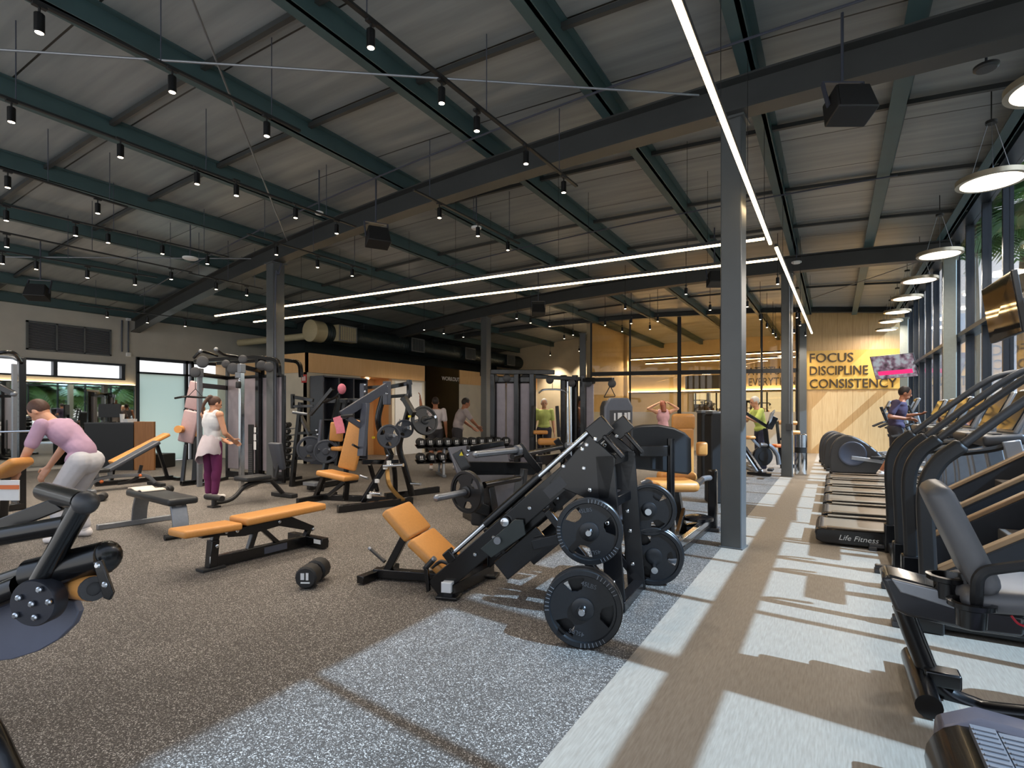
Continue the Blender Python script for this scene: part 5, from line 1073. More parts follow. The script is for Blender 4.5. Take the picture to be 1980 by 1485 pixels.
# ------------------------------------------------------------------ ellipticals beyond them
EO = ['nearest of four dark ellipticals beyond the treadmills', 'second of four dark ellipticals beyond the treadmills', 'third of four dark ellipticals beyond the treadmills', 'farthest of four dark ellipticals, close to wood wall']
def elliptical():
    t = thing('elliptical', EO[0], 'elliptical', (0, 0, 0), 0, 'ellipticals by the windows'); b = lambda n, m, k, bev=.01: build(n, m, k, t, bev, local=True)
    sh = curve([(.02, 0, .05), (0, 0, .35), (.06, 0, .68), (.25, 0, .86), (.5, 0, .82), (.8, 0, .6), (1.0, 0, .35), (1.02, 0, .08)], 5)
    b('drive_housing', MB().loft([[p + Vector((0, .2, 0)) for p in sh], [p + Vector((0, .48, 0)) for p in sh]]), CHAR, .03)
    b('crank_disc', MB().lathe((.42, .19, .48), (0, -1, 0), [(0, .26), (.03, .26), (.035, .22), (.03, .21)], 32), SLATE); b('crank_disc', MB().lathe((.42, .49, .48), (0, 1, 0), [(0, .26), (.03, .26)], 32), SLATE)
    for y in (.1, .58):
        b('pedal_arm', MB().rect(curve([(.4, y, .4), (.8, y, .36), (1.3, y, .3), (1.75, y, .35)]), .06, .08), SILVER); b('foot_pedal', MB().box((.95, y, .42), (.42, .17, .05)), BLACKM)
        b('swing_handle', MB().tube(curve([(1.7, y, .35), (1.65, y, .8), (1.5, y, 1.15), (1.38, y, 1.5)]), .022, 10), BLACKM)
    b('base', MB().span((.0, .28, .02), (1.9, .4, .09)).span((.05, .02, .01), (.15, .66, .07)).span((1.75, .02, .01), (1.85, .66, .07)), BLACKM); b('mast', MB().rect([(1.72, .34, .08), (1.62, .34, .9), (1.5, .34, 1.35)], .1, .1, (1, 0, 0)), SILVER, .02)
    R_ = Matrix.Rotation(.42, 3, 'Y'); b('console', MB().box((1.5, .34, 1.5), (.05, .44, .32), R_), SILVER, .015); b('screen', MB().box(Vector((1.5, .34, 1.5)) + R_ @ Vector((-.03, 0, 0)), (.012, .38, .27), R_), SCREEN)
    b('fixed_bar', MB().tube(curve([(1.2, .12, 1.0), (1.4, .14, 1.1), (1.48, .34, 1.12), (1.4, .54, 1.1), (1.2, .56, 1.0)]), .02, 8), BLACKM)
    return t
el = elliptical(); el.location = (-.08, 13.4, 0)
for i in range(3): copy_thing(el, (-.2 - i * .07, 14.4 + i * 1.0, 0), 0, EO[i + 1])
# ------------------------------------------------------------------ two stair climbers
SL = mat('charcoal_shroud', (44, 46, 50), .38, noise=.05); STEPW = mat('tan_edge_trim', (150, 118, 84), .45, noise=.06)
def climber(label):
    t = thing('stair_climber', label, 'stair climber', (0, 0, 0), 0, 'stair climbers'); b = lambda n, m, k, bev=.01: build(n, m, k, t, bev, local=True)
    for y in (.0, .86):
        b('side_shroud', MB().prism([(.12, .05), (1.46, .05), (1.46, 1.25), (1.3, 1.18), (.1, .38)], (0, y, 0), (1, 0, 0), (0, 0, 1), .06), SL, .012)
        b('shroud_edge', MB().bar((.1, y, .39), (1.3, y, 1.19), .075, .03), STEPW, .006)
        b('rail_post', MB().rect(curve([(.06, y, .03), (.05, y, .45), (.04, y, .85), (.1, y, 1.04), (.22, y, 1.16)]), .085, .09, (1, 0, 0)), BLACKM, .02)
        b('handrail', MB().tube(curve([(.2, y, 1.14), (.5, y, 1.42), (.8, y, 1.66), (1.05, y, 1.72)]), .026, 12), CHAR, 0); b('collar', MB().cyl((.2, y, 1.14), (.225, y, 1.163), .034, 14), BLACKM, 0)
        b('post_boot', MB().box((.06, y, .14), (.14, .11, .28)), BLACK, .015); b('levelling_foot', MB().box((-.05, y, .05), (.16, .06, .04)).box((-.1, y, .02), (.07, .08, .04)), CHAR, .008)
    for i in range(4):
        x, z = .28 + i * .26, .32 + i * .22; b('step', MB().span((x, .04, z - .16), (x + .3, .82, z)), mat('step_tread', (96, 90, 84), .5, noise=.08), .008)
    b('back_cover', MB().span((1.1, .04, .05), (1.48, .82, 1.1)), SL, .02); b('base', MB().span((0.02, 0, .02), (1.48, .86, .1)), BLACKM)
    R_ = Matrix.Rotation(.45, 3, 'Y'); b('console', MB().box((1.2, .4, 1.78), (.08, .62, .42), R_), SILVER, .02); b('screen', MB().box(Vector((1.2, .4, 1.78)) + R_ @ Vector((-.045, 0, 0)), (.012, .52, .34), R_), SCREEN); b('mast', MB().bar((1.4, .4, 1.05), (1.24, .4, 1.62), .3, .1, (0, 1, 0)), SL, .02)
    return t
cl = climber('nearer of two stair climbers, behind the recumbent bike seat'); cl.location = (.45, 4.2, 0); copy_thing(cl, (.43, 5.52, 0), 0, 'farther of two stair climbers, next to the nearest treadmill')

# ------------------------------------------------------------------ recumbent bike, slatted treadmill at bottom right
q = AZ; t = thing('recumbent_bike', 'recumbent bike with grey seat back at right edge, nearest camera side', 'exercise bike', (.8, 3.2, 0), 0)
Y0 = 3.12
bk = MB().tube([(.36, 2.98, .06), (.36, 3.56, .06)], .052, 16); build('rear_stabiliser', bk, BLACK, t)
build('stabiliser_bracket', MB().box((.44, 3.25, .1), (.14, .1, .07)), BLACK, t, .01)
build('main_frame', MB().tube(curve([AY(1745, 1170, 3.3), AY(1775, 1250, 3.3), AY(1812, 1325, 3.28), AY(1880, 1365, 3.26), AY(1990, 1385, 3.24), (1.75, 3.24, .16)]), .045, 16), BLACK, t)
a = [AY(u, v, 3.05) for u, v in ((1703, 1116), (1722, 1112), (1860, 1150), (1925, 1178), (1985, 1190), (1985, 1235), (1880, 1222), (1755, 1192), (1730, 1180))]
build('seat_rail_cover', MB().slab([p + Vector((0, .1, 0)) for p in a], (0, 1, 0), .22), mat('gloss_charcoal_cover', (46, 47, 50), .22, coat=.3, noise=.04), t, .02)
b_ = [AY(u, v, 3.05) for u, v in ((1722, 1116), (1855, 1148), (1905, 1172), (1850, 1176), (1740, 1142))]; build('rail_cover_inlay', MB().slab([p + Vector((0, -.015, 0)) for p in b_], (0, 1, 0), .03), SILVER, t, .006)
def seatback():
    c0 = AY(1803, 938, 3.0); c1 = AY(1895, 1122, 3.02); d = c0 - c1; M = rot(d, (0, 1, 0)); m = MB().pad((c0 + c1) / 2, (d.length + .02, .4, .1), M, .045, .72); return m
build('seat_back', seatback(), mat('grey_moulded_seat', (92, 92, 94), .42, noise=.04), t)
build('seat', MB().pad(AY(1965, 1145, 3.05), (.42, .42, .09), Matrix.Rotation(-.1, 3, 'Y'), .04), mat('grey_moulded_seat', (92, 92, 94)), t)
build('seat_tube', MB().tube(curve([AY(1862, 1110, 3.0), AY(1880, 1150, 2.98), AY(1912, 1172, 2.96), AY(1985, 1182, 2.95)]), .018, 10), BLACKM, t)
build('side_handle', MB().tube(fillet([AY(1888, 1170, 2.85), AY(1890, 1118, 2.82), AY(1905, 1103, 2.82), AY(1990, 1092, 2.8)], .05), .022, 10), BLACKM, t)
for u, v in ((1878, 1163), (1834, 1112)):
    p = AY(u, v, 2.85 if u > 1850 else 3.05); build('cup_holder', MB().lathe(p - Vector((0, 0, .1)), (0, 0, 1), [(0, .05), (.07, .055), (.08, .08), (.1, .082), (.102, .062), (.03, .045)], 24), BLACK, t)
build('flywheel_housing', MB().pad((1.5, 3.24, .42), (.7, .3, .62), None, .12), SL, t); build('mast', MB().bar((1.45, 3.24, .6), (1.35, 3.24, 1.2), .1, .12), SL, t, .02)
build('red_cable', MB().tube(curve([AY(1955, 1190, 3.0), AY(1968, 1205, 3.0), AY(1985, 1212, 3.0)]), .005, 6), mat('red_wire', (190, 30, 50), .4, noise=.02), t)
t = thing('slat_treadmill', 'slatted-belt treadmill at the bottom right corner with white instruction sticker', 'treadmill', (1.1, 1.75, 0), 0)
sl_ = mat('ribbed_slat_rubber', (104, 104, 108), .55, noise=.06); 
for i in range(13):
    x = .385 + i * .073; z = .27 + .05 * ((x - 1.05) / .8) ** 2; m = MB().box((x + .034, 1.72, z), (.066, 1.2, .03))
    for k in range(38): m.box((x + .034, 1.14 + k * .031, z + .017), (.056, .01, .006))
    build('slat', m, sl_, t)
build('rear_cover', MB().loft([[Vector((.40 - .13 * math.sin(a), y, .16 + .14 * math.cos(a))) for a in [k * PI / 10 for k in range(11)]] + [] for y in (1.05, 2.36)]), BLACK, t, .01)
build('side_cover', MB().prism([(.3, .03), (1.9, .03), (1.9, .34), (1.1, .28), (.42, .33), (.31, .27)], (0, 2.4, 0), (1, 0, 0), (0, 0, 1), .12), mat('mauve_grey_cover', (98, 92, 98), .4, .2, noise=.04), t, .02)
build('side_grip', MB().box((.95, 2.39, .315), (.8, .09, .012)), mat('mauve_mesh_grip', (120, 104, 114), .7, noise=.3, nscale=300), t); build('side_cover', MB().prism([(.3, .03), (1.9, .03), (1.9, .34), (1.1, .28), (.42, .33), (.31, .27)], (0, 1.06, 0), (1, 0, 0), (0, 0, 1), .12), BLACK, t, .02)
p = Vector((.418, 2.0, .297)); st = build('instruction_sticker', MB().box(p + Vector((0, 0, .006)), (.062, .19, .003)), LABEL, t, .001); build('sticker_symbol', MB().box(p + Vector((0, .045, .009)), (.04, .05, .002)).box(p + Vector((0, -.03, .009)), (.04, .06, .002)), ORANGE, t)

# ------------------------------------------------------------------ televisions, waste bin
t = thing('television', 'glossy dark television hung by the windows at right edge', 'television', q(1940, 600, 6), 0)
c4_ = [q(1903, 560, 6.4), q(1962, 521, 5.55), q(1984, 640, 5.5), q(1921, 664, 6.35)]; nn = (c4_[1] - c4_[0]).cross(c4_[3] - c4_[0]).normalized()
build('case', MB().slab(c4_, nn, .05), BLACKM, t, .006); sg_ = -1 if nn.dot(c4_[0] - Vector((0, 0, EYE))) > 0 else 1
cc = sum(c4_, Vector()) / 4; build('screen', MB().slab([p + (cc - p) * .03 + nn * .028 * sg_ for p in c4_], nn, .006), SCREEN, t); build('bracket', MB().tube([cc - nn * .03 * sg_, cc - nn * .25 * sg_, Vector((XR, cc.y + .3, cc.z))], .025, 8), BLACKM, t)
SHOW = bpy.data.materials.new('race_broadcast_picture'); SHOW.use_nodes = True; n = SHOW.node_tree; b = n.nodes['Principled BSDF']; cx_ = coords(n, (1, 1, 1)); nx = n.nodes.new('ShaderNodeTexNoise'); nx.inputs['Scale'].default_value = 6; n.links.new(cx_.outputs[0], nx.inputs['Vector'])
r_ = ramp(n, nx.outputs['Fac'], [(.35, (70, 50, 66)), (.48, (150, 120, 140)), (.6, (190, 196, 204))]); n.links.new(r_.outputs[0], b.inputs['Emission Color']); b.inputs['Emission Strength'].default_value = .55; b.inputs['Base Color'].default_value = (.02, .02, .02, 1)
t = thing('television', 'lit television with magenta banner before the golden panel', 'television', q(1730, 708, 15.5), 0)
c4_ = [q(1682, 690, 15.8), q(1766, 682, 15.0), q(1777, 727, 15.0), q(1694, 734, 15.8)]; nn = (c4_[1] - c4_[0]).cross(c4_[3] - c4_[0]).normalized(); sg_ = -1 if nn.dot(c4_[0] - Vector((0, 0, EYE))) > 0 else 1; cc = sum(c4_, Vector()) / 4
build('case', MB().slab(c4_, nn, .05), BLACKM, t, .006); build('screen', MB().slab([p + (cc - p) * .03 + nn * .028 * sg_ for p in c4_], nn, .006), SHOW, t)
lo = [c4_[3].lerp(c4_[0], .08), c4_[2].lerp(c4_[1], .08), c4_[2].lerp(c4_[1], .3), c4_[3].lerp(c4_[0], .3)]; build('banner', MB().slab([p + (cc - p) * Vector((.2, .2, 0)).x + nn * .034 * sg_ for p in lo], nn, .004), mat('magenta_banner', (200, 40, 100), .4, emit=(214, 40, 110), es=.8), t); build('bracket', MB().tube([cc - nn * .03 * sg_, Vector((XR, cc.y + .2, cc.z + .2))], .025, 8), BLACKM, t)
p = FL(1548, 918); t = thing('waste_bin', 'slim brushed steel waste bin with dark band beside rear column', 'bin', p, 0)
build('body', MB().lathe(p, (0, 0, 1), [(0, .12), (.02, .125), (.48, .125)], 32), CHROME, t); build('band', MB().lathe(p + Vector((0, 0, .48)), (0, 0, 1), [(0, .121), (.12, .121)], 32), BLACKM, t); build('top', MB().lathe(p + Vector((0, 0, .6)), (0, 0, 1), [(0, .125), (.27, .125), (.28, .11), (.26, .02)], 32), CHROME, t)

# machines between the tall columns
t = thing('exercise_bike', 'dark training bike with round flywheel between the two columns', 'exercise bike', FL(1478, 915), 0)
D_ = 11.3
build('flywheel', MB().lathe(q(1475, 882, D_), -FV, [(-.05, .2), (0, .21), (.03, .19), (.035, .1), (.05, .1), (.052, .02)], 36), IRON, t); build('wheel_guard', MB().tube(curve([q(1470, 860, D_), q(1488, 862, D_), q(1502, 878, D_), q(1506, 898, D_)]), .045, 10), STEEL, t)
build('frame', MB().bar(q(1440, 865, D_), q(1470, 910, D_ - .4), .07, .07).bar(FL(1440, 900) + H, q(1475, 895, D_), .07, .07).bar(q(1484, 866, D_), q(1480, 828, D_), .08, .09).bar(q(1486, 828, D_), q(1498, 806, D_), .07, .14).bar(q(1436, 795, 11.2), q(1488, 828, D_), .05, .06).bar(FL(1470, 918) + H, FL(1440, 905) + H, .08, .08), BLACK, t, .01)
build('silver_strut', MB().bar(q(1440, 876, D_ - .3), q(1464, 912, D_ - .5), .05, .05).bar(q(1450, 845, D_), q(1470, 865, D_), .04, .05), STEEL, t, .008); build('seat', MB().pad(q(1446, 846, D_), (.28, .16, .07), RR, .03), TAN, t); build('pedal', MB().box(q(1490, 908, D_ - .3), (.1, .3, .05)), BLACKM, t, .01); build('console', MB().slab([q(1490, 800, D_), q(1498, 792, D_), q(1490, 815, D_), q(1484, 822, D_)], FV, .08), SILVER, t, .01); build('base_bar', MB().bar(FL(1446, 918) + Vector((0, 0, .04)), FL(1490, 922) + Vector((0, 0, .04)), .08, .06), BLACK, t)
t = thing('leg_roller_machine', 'machine with tan foam rollers partly hidden by the rear column', 'exercise machine', FL(1530, 905), 0)
build('roller', MB().cyl(q(1505, 817, 13.4), q(1540, 818, 13.4), .05, 14), TAN, t); build('roller', MB().cyl(q(1530, 836, 13.4), q(1545, 837, 13.4), .06, 14), TAN, t); build('frame', MB().bar(FL(1512, 905), q(1502, 815, 13.4), .07, .07).bar(q(1502, 820, 13.4), q(1540, 818, 13.4), .03, .03).bar(FL(1512, 905) + H, FL(1540, 905) + H, .08, .08).bar(q(1508, 850, 13.4), q(1530, 836, 13.4), .05, .05), BLACK, t, .006); build('seat', MB().pad(q(1508, 862, 13.2), (.3, .25, .08), RR, .03), ORANGE, t)

# ------------------------------------------------------------------ people
SKIN = mat('light_skin', (205, 152, 122), .5, noise=.04, nscale=15); SKIN2 = mat('tan_skin', (176, 118, 88), .5, noise=.04, nscale=15)
def cloth(name, rgb): return mat(name, rgb, .85, noise=.06, nscale=12, bump=.15)
def caps(mb, a, b_, ra, rb, n=12):
    mb.tube([a, b_], ra, n, rb); mb.ball(a, ra, n, 7); mb.ball(b_, rb, n, 7)
def person(label, base, yaw, h, skin, top, top_m, legs_m, shoe_m, hair_m, J=None, sleeve=True, short=False, hair='short', voxel=.010, group=None, name='person', fit=1.0):
    """joints are given for a unit-height figure facing +y; J overrides some of them"""
    P = dict(pel=(0, 0, .52), wai=(0, .0, .61), che=(0, .0, .73), nec=(0, 0, .83), hea=(0, .012, .915),
             shR=(.108, 0, .805), elR=(.135, -.01, .63), wrR=(.15, .03, .485), shL=(-.108, 0, .805), elL=(-.135, -.01, .63), wrL=(-.15, .03, .485),
             hiR=(.052, 0, .52), knR=(.056, .01, .285), anR=(.058, -.01, .045), hiL=(-.052, 0, .52), knL=(-.056, .01, .285), anL=(-.058, -.01, .045))
    P.update(J or {})
    base = Vector(base); Rz = Matrix.Rotation(yaw, 3, 'Z')
    V = {k: base + Rz @ (Vector(v) * h) for k, v in P.items()}
    t = thing(name, label, 'person', base, yaw, group)
    fw = Rz @ Vector((0, 1, 0)); b = MB(); up = (V['nec'] - V['wai']).normalized(); hd = (V['hea'] - V['nec']).normalized()
    side = (V['shR'] - V['shL']).normalized(); M = rot(side, up.cross(side)); 
    b.ball(V['pel'], (.088 * h, .062 * h, .07 * h), 18, 10, M); b.ball(V['wai'], (.075 * h, .054 * h, .08 * h), 18, 10, M); b.ball(V['che'], (.098 * h, .066 * h, .105 * h), 18, 10, M); b.ball(V['che'] + up * .06 * h, (.1 * h, .05 * h, .05 * h), 18, 10, M)
    caps(b, V['nec'] - up * .02 * h, V['hea'] - hd * .02 * h, .034 * h, .031 * h)
    look = Vector(P.get('look', (0, 1, 0))); look = Rz @ look; look = (look - hd * look.dot(hd)).normalized(); HM = rot(look.cross(hd), look)
    hc = V['hea']; b.ball(hc + hd * .01 * h, (.044 * h, .056 * h, .062 * h), 18, 12, HM); b.ball(hc - hd * .03 * h + look * .014 * h, (.033 * h, .04 * h, .038 * h), 14, 10, HM)
    b.ball(hc + look * .056 * h - hd * .008 * h, (.008 * h, .014 * h, .014 * h), 10, 8, HM); b.ball(hc + look * .05 * h - hd * .034 * h, (.016 * h, .008 * h, .007 * h), 10, 8, HM)
    for s_ in (-1, 1): b.ball(hc + (look.cross(hd)) * (s_ * .045 * h) - hd * .004 * h, (.006 * h, .012 * h, .019 * h), 10, 8, HM)
    for s_ in 'RL':
        sh, el, wr = V['sh' + s_], V['el' + s_], V['wr' + s_]
        b.ball(sh, .036 * h); caps(b, sh, el, .03 * h, .024 * h); caps(b, el, wr, .024 * h, .016 * h)
        d = (wr - el).normalized(); pn = d.cross(fw); pn = pn.normalized() if pn.length > .1 else Vector((0, 0, 1)); sd = d.cross(pn).normalized()
        pc = wr + d * .03 * h; b.pad(pc, (.06 * h, .046 * h, .018 * h), rot(d, sd), .008 * h)
        for i, (o, ln) in enumerate(((-.017, .042), (-.006, .048), (.006, .045), (.017, .034))):
            p0 = pc + d * .028 * h + sd * o * h; p1 = p0 + d * ln * .55 * h + pn * .004 * h; p2 = p1 + d * ln * .38 * h + pn * .016 * h; b.tube([p0, p1, p2], .0058 * h, 7, .0046 * h); b.ball(p2, .0046 * h, 7, 5)
        p0 = pc - d * .012 * h - sd * .02 * h; p1 = p0 - sd * .018 * h + d * .016 * h + pn * .004 * h; p2 = p1 + d * .022 * h + pn * .006 * h; b.tube([p0, p1, p2], .0066 * h, 7, .005 * h); b.ball(p2, .005 * h, 7, 5)
        hi, kn, an = V['hi' + s_], V['kn' + s_], V['an' + s_]
        caps(b, hi, kn, .05 * h, .034 * h); caps(b, kn, an, .034 * h, .02 * h); b.ball(kn.lerp(an, .25) - fw * .008 * h, (.034 * h, .034 * h, .07 * h))
        tf = Vector((fw.x, fw.y, 0)).normalized(); caps(b, Vector((an.x, an.y, an.z - .02 * h)), Vector((an.x, an.y, an.z - .026 * h)) + tf * .085 * h, .022 * h, .016 * h)
    def fuse(o, v, it=6):
        r = o.modifiers.new('fuse', 'REMESH'); r.mode = 'VOXEL'; r.voxel_size = v; r.use_smooth_shade = True
        s_ = o.modifiers.new('relax', 'SMOOTH'); s_.factor = .5; s_.iterations = it
        return o
    fuse(build('body', b, skin, t, sharp=180), voxel * .75, 2)
    g = .008 * h
    c = MB(); c.ball(V['pel'] + up * .05 * h, (.092 * h + g, .066 * h + g, .05 * h), 18, 10, M); c.ball(V['wai'], (.08 * h + g, .056 * h + g, .085 * h), 18, 10, M); caps(c, V['wai'], V['che'], .062 * h + g, .07 * h + g); c.ball(V['che'], (.1 * h + g, .068 * h + g, .108 * h), 18, 10, M); c.ball(V['che'] + up * .06 * h, (.1 * h + g, .05 * h + g, .045 * h), 18, 10, M)
    for s_ in 'RL':
        if sleeve: caps(c, V['sh' + s_], V['sh' + s_].lerp(V['el' + s_], .72), .038 * h, .036 * h)
        else: c.ball(V['sh' + s_].lerp(V['nec'], .45), (.03 * h, .036 * h, .036 * h))
    fuse(build(top, c, top_m, t, sharp=180), voxel)
    c = MB(); c.ball(V['pel'], (.094 * h + g, .067 * h + g, .072 * h), 18, 10, M)
    for s_ in 'RL':
        hi, kn, an = V['hi' + s_], V['kn' + s_], V['an' + s_]; caps(c, hi, kn, (.052 + (.006 if not short else 0)) * h * fit + g, .039 * h * fit + g * 1.2); c.ball(hi, .052 * h * fit + g)
        if not short: caps(c, kn, kn.lerp(an, .88), .039 * h * fit + g * 1.2, .027 * h * fit + g); c.ball(kn.lerp(an, .25) - fw * .008 * h, (.038 * h * fit + g, .038 * h * fit + g, .075 * h))
    fuse(build('shorts' if short else 'trousers', c, legs_m, t, sharp=180), voxel)
    for s_ in 'RL':
        an = V['an' + s_]; tf = Vector((fw.x, fw.y, 0)).normalized(); c = MB(); z0 = an.z - .045 * h
        caps(c, Vector((an.x, an.y, z0 + .026 * h)) - tf * .012 * h, Vector((an.x, an.y, z0 + .023 * h)) + tf * .09 * h, .026 * h, .022 * h); c.ball(Vector((an.x, an.y, z0 + .045 * h)), .026 * h)
        c.v = [Vector((p.x, p.y, max(p.z, z0))) for p in c.v]; build('shoe', c, shoe_m, t)
    for s_ in (-1, 1): build('eye', MB().ball(hc + look.cross(hd) * (s_ * .017 * h) + look * .0515 * h + hd * .008 * h, .0058 * h, 8, 6), mat('dark_eye', (40, 30, 26), .3, noise=.02), t)
    hb = MB()
    if hair != 'bald':
        hb.ball(hc + hd * .018 * h - look * .008 * h, (.049 * h, .058 * h, .06 * h), 18, 12, HM)
        k = MB(); k.f = []; hb.v = [p if (p - hc).dot(look) < .03 * h or (p - hc).dot(hd) > .035 * h else p - look * ((p - hc).dot(look) - .03 * h) for p in hb.v]
    if hair == 'bun':
        hb.ball(hc + hd * .045 * h - look * .06 * h, (.026 * h, .026 * h, .026 * h)); hb.tube(curve([hc + hd * .03 * h - look * .075 * h, hc - look * .09 * h - hd * .03 * h, hc - look * .085 * h - hd * .09 * h, hc - look * .07 * h - hd * .13 * h]), .018 * h, 10, .008 * h)
    if hair == 'long': hb.tube([hc - look * .03 * h, hc - look * .05 * h - hd * .12 * h], .045 * h, 12, .04 * h)
    if hb.v: fuse(build('hair', hb, hair_m, t, sharp=180), voxel * .8, 3)
    return t, V
BROWN = mat('brown_hair', (70, 44, 32), .6, noise=.2, nscale=90); DARKH = mat('dark_hair', (38, 28, 24), .6, noise=.2, nscale=90); REDH = mat('reddish_hair', (140, 80, 58), .6, noise=.2, nscale=90); GREYH = mat('grey_hair', (200, 196, 190), .6, noise=.1, nscale=90)
WSH = mat('white_shoe', (228, 222, 220), .6, noise=.05)
def face(v): return math.atan2(v.y, v.x) - PI / 2
# woman at the cable station
fwd = FV * .88 + RV * .42; bw = FL(410, 966); h = 1.64
t, V = person('woman in white tank top and purple leggings at the cable station', bw, face(fwd), h, SKIN, 'tank_top', cloth('white_grey_tank', (206, 208, 212)), cloth('purple_leggings', (98, 30, 78)), WSH, BROWN,
    dict(elR=(.14, .03, .63), wrR=(.1, .15, .56), elL=(-.13, .04, .64), wrL=(-.07, .16, .56), hea=(.0, .03, .905), look=(.3, 1, -.45), anR=(.05, -.01, .045), anL=(-.05, .0, .045)), sleeve=False, hair='bun', voxel=.009, fit=.86)
Rz = Matrix.Rotation(face(fwd), 3, 'Z'); sk = MB(); rings = []
for z, rx, ry in ((.61, .078, .058), (.56, .098, .074), (.5, .112, .092), (.43, .118, .105), (.385, .112, .11)):
    rings.append([bw + Rz @ (Vector((rx * math.cos(a), ry * math.sin(a) - .012 - (.62 - z) * .1, z + (.05 * math.cos(a + .5) * (.61 - z) / .2) + .008 * math.sin(a * 7))) * h) for a in [k * PI / 16 for k in range(32)]])
for z, rx, ry in ((.39, .106, .104), (.43, .112, .1), (.5, .106, .087), (.56, .092, .069), (.605, .074, .054)):
    rings.append([bw + Rz @ (Vector((rx * math.cos(a), ry * math.sin(a) - .012 - (.62 - z) * .1, z + (.05 * math.cos(a + .5) * (.61 - z) / .2) + .008 * math.sin(a * 7))) * h) for a in [k * PI / 16 for k in range(32)]])
build('tied_shirt', MB().loft(rings, False, True), cloth('pale_mauve_shirt', (188, 178, 184)), t)
# man bending at the left
bm_ = FL(140, 1043); fwd = -RV * 1.0 - FV * .1; h = 1.74
person('man in lavender shirt and pale trousers bending forward at left', bm_, face(fwd), h, SKIN, 'shirt', cloth('lavender_shirt', (178, 146, 170)), cloth('pale_grey_trousers', (188, 188, 194)), WSH, BROWN,
    dict(pel=(0, -.08, .47), wai=(0, -.05, .56), che=(0, .04, .65), nec=(0, .12, .725), hea=(0, .185, .785), look=(0, .7, -.7), shR=(.108, .1, .705), elR=(.14, .15, .55), wrR=(.12, .22, .43), shL=(-.108, .1, .705), elL=(-.14, .15, .55), wrL=(-.12, .22, .43),
         hiR=(.055, -.08, .48), knR=(.075, .04, .27), anR=(.09, -.02, .045), hiL=(-.055, -.08, .48), knL=(-.075, .05, .27), anL=(-.09, -.01, .045)), voxel=.010)
# two people behind the dumbbell rack
p = FL(842, 908); person('person in white shirt behind dumbbell rack, one arm raised', p, face(FV - RV * .2), 1.74, SKIN2, 'shirt', cloth('white_shirt', (226, 216, 218)), cloth('dark_shorts', (60, 58, 62)), WSH, DARKH, dict(elL=(-.19, .06, .84), wrL=(-.2, .1, .96)), short=True, voxel=.013)
p = FL(884, 908); person('person in grey shirt behind dumbbell rack, leaning forward', p, face(FV * .4 + RV), 1.76, SKIN2, 'shirt', cloth('warm_grey_shirt', (176, 164, 164)), cloth('dark_shorts', (60, 58, 62)), WSH, DARKH, dict(che=(0, .05, .72), nec=(0, .09, .815), hea=(0, .12, .895), shR=(.12, .08, .79), shL=(-.12, .08, .79), elR=(.16, .16, .66), wrR=(.1, .26, .58), elL=(-.16, .14, .65), wrL=(-.1, .25, .56), wai=(0, .01, .61)), short=True, voxel=.013)
p = q(1052, 798, 14.2); p.z = 0; person('person in yellow-green shirt seen through the cable crossover', p, face(-FV), 1.74, SKIN, 'shirt', cloth('yellow_green_shirt', (196, 208, 120)), cloth('dark_trousers', (56, 54, 66)), WSH, GREYH, voxel=.014)
p = q(1120, 798, 12.9); p.z = 0; person('person in dark top with bare arms working in the crossover', p, face(RV - FV * .2), 1.76, SKIN2, 'shirt', cloth('dark_grey_top', (70, 64, 66)), cloth('navy_shorts', (52, 54, 70)), WSH, DARKH, dict(elR=(.15, .04, .63), wrR=(.12, .14, .53), elL=(-.15, .04, .63), wrL=(-.12, .14, .53)), short=True, sleeve=False, voxel=.014)
p = q(1282, 798, 15.0); p.z = 0; person('person in pink top with both hands behind the head', p, face(FV), 1.7, SKIN, 'shirt', cloth('pink_top', (206, 160, 168)), cloth('dark_trousers', (56, 54, 66)), WSH, REDH, dict(elR=(.24, .0, .86), wrR=(.12, -.03, .93), elL=(-.24, .0, .86), wrL=(-.12, -.03, .93)), sleeve=False, hair='long', voxel=.014)
p = q(1472, 798, 12.3); p.z = 0; person('grey-haired man in lime shirt leaning on a machine between columns', p, face(-RV), 1.74, SKIN, 'shirt', cloth('lime_shirt', (190, 206, 108)), cloth('dark_blue_trousers', (54, 56, 78)), WSH, GREYH, dict(che=(0, .04, .73), nec=(0, .06, .83), hea=(0, .085, .915), shR=(.11, .05, .8), shL=(-.11, .05, .8), elR=(.14, .13, .67), wrR=(.08, .25, .73), elL=(-.14, .13, .67), wrL=(-.08, .25, .73)), voxel=.012)
person('runner in dark purple shirt on the farthest treadmill', (.95, 11.83, .172), face(Vector((1, 0, 0))), 1.68, SKIN2, 'shirt', cloth('dark_purple_shirt', (66, 56, 80)), cloth('dark_shorts', (60, 58, 62)), WSH, DARKH, dict(che=(0, .03, .73), nec=(0, .055, .825), hea=(0, .08, .905), elR=(.15, -.06, .66), wrR=(.12, .08, .64), elL=(-.15, .06, .66), wrL=(-.08, .18, .68), knR=(.055, .08, .3), anR=(.055, .06, .045), knL=(-.055, .0, .3), anL=(-.055, -.13, .06)), short=True, voxel=.012)

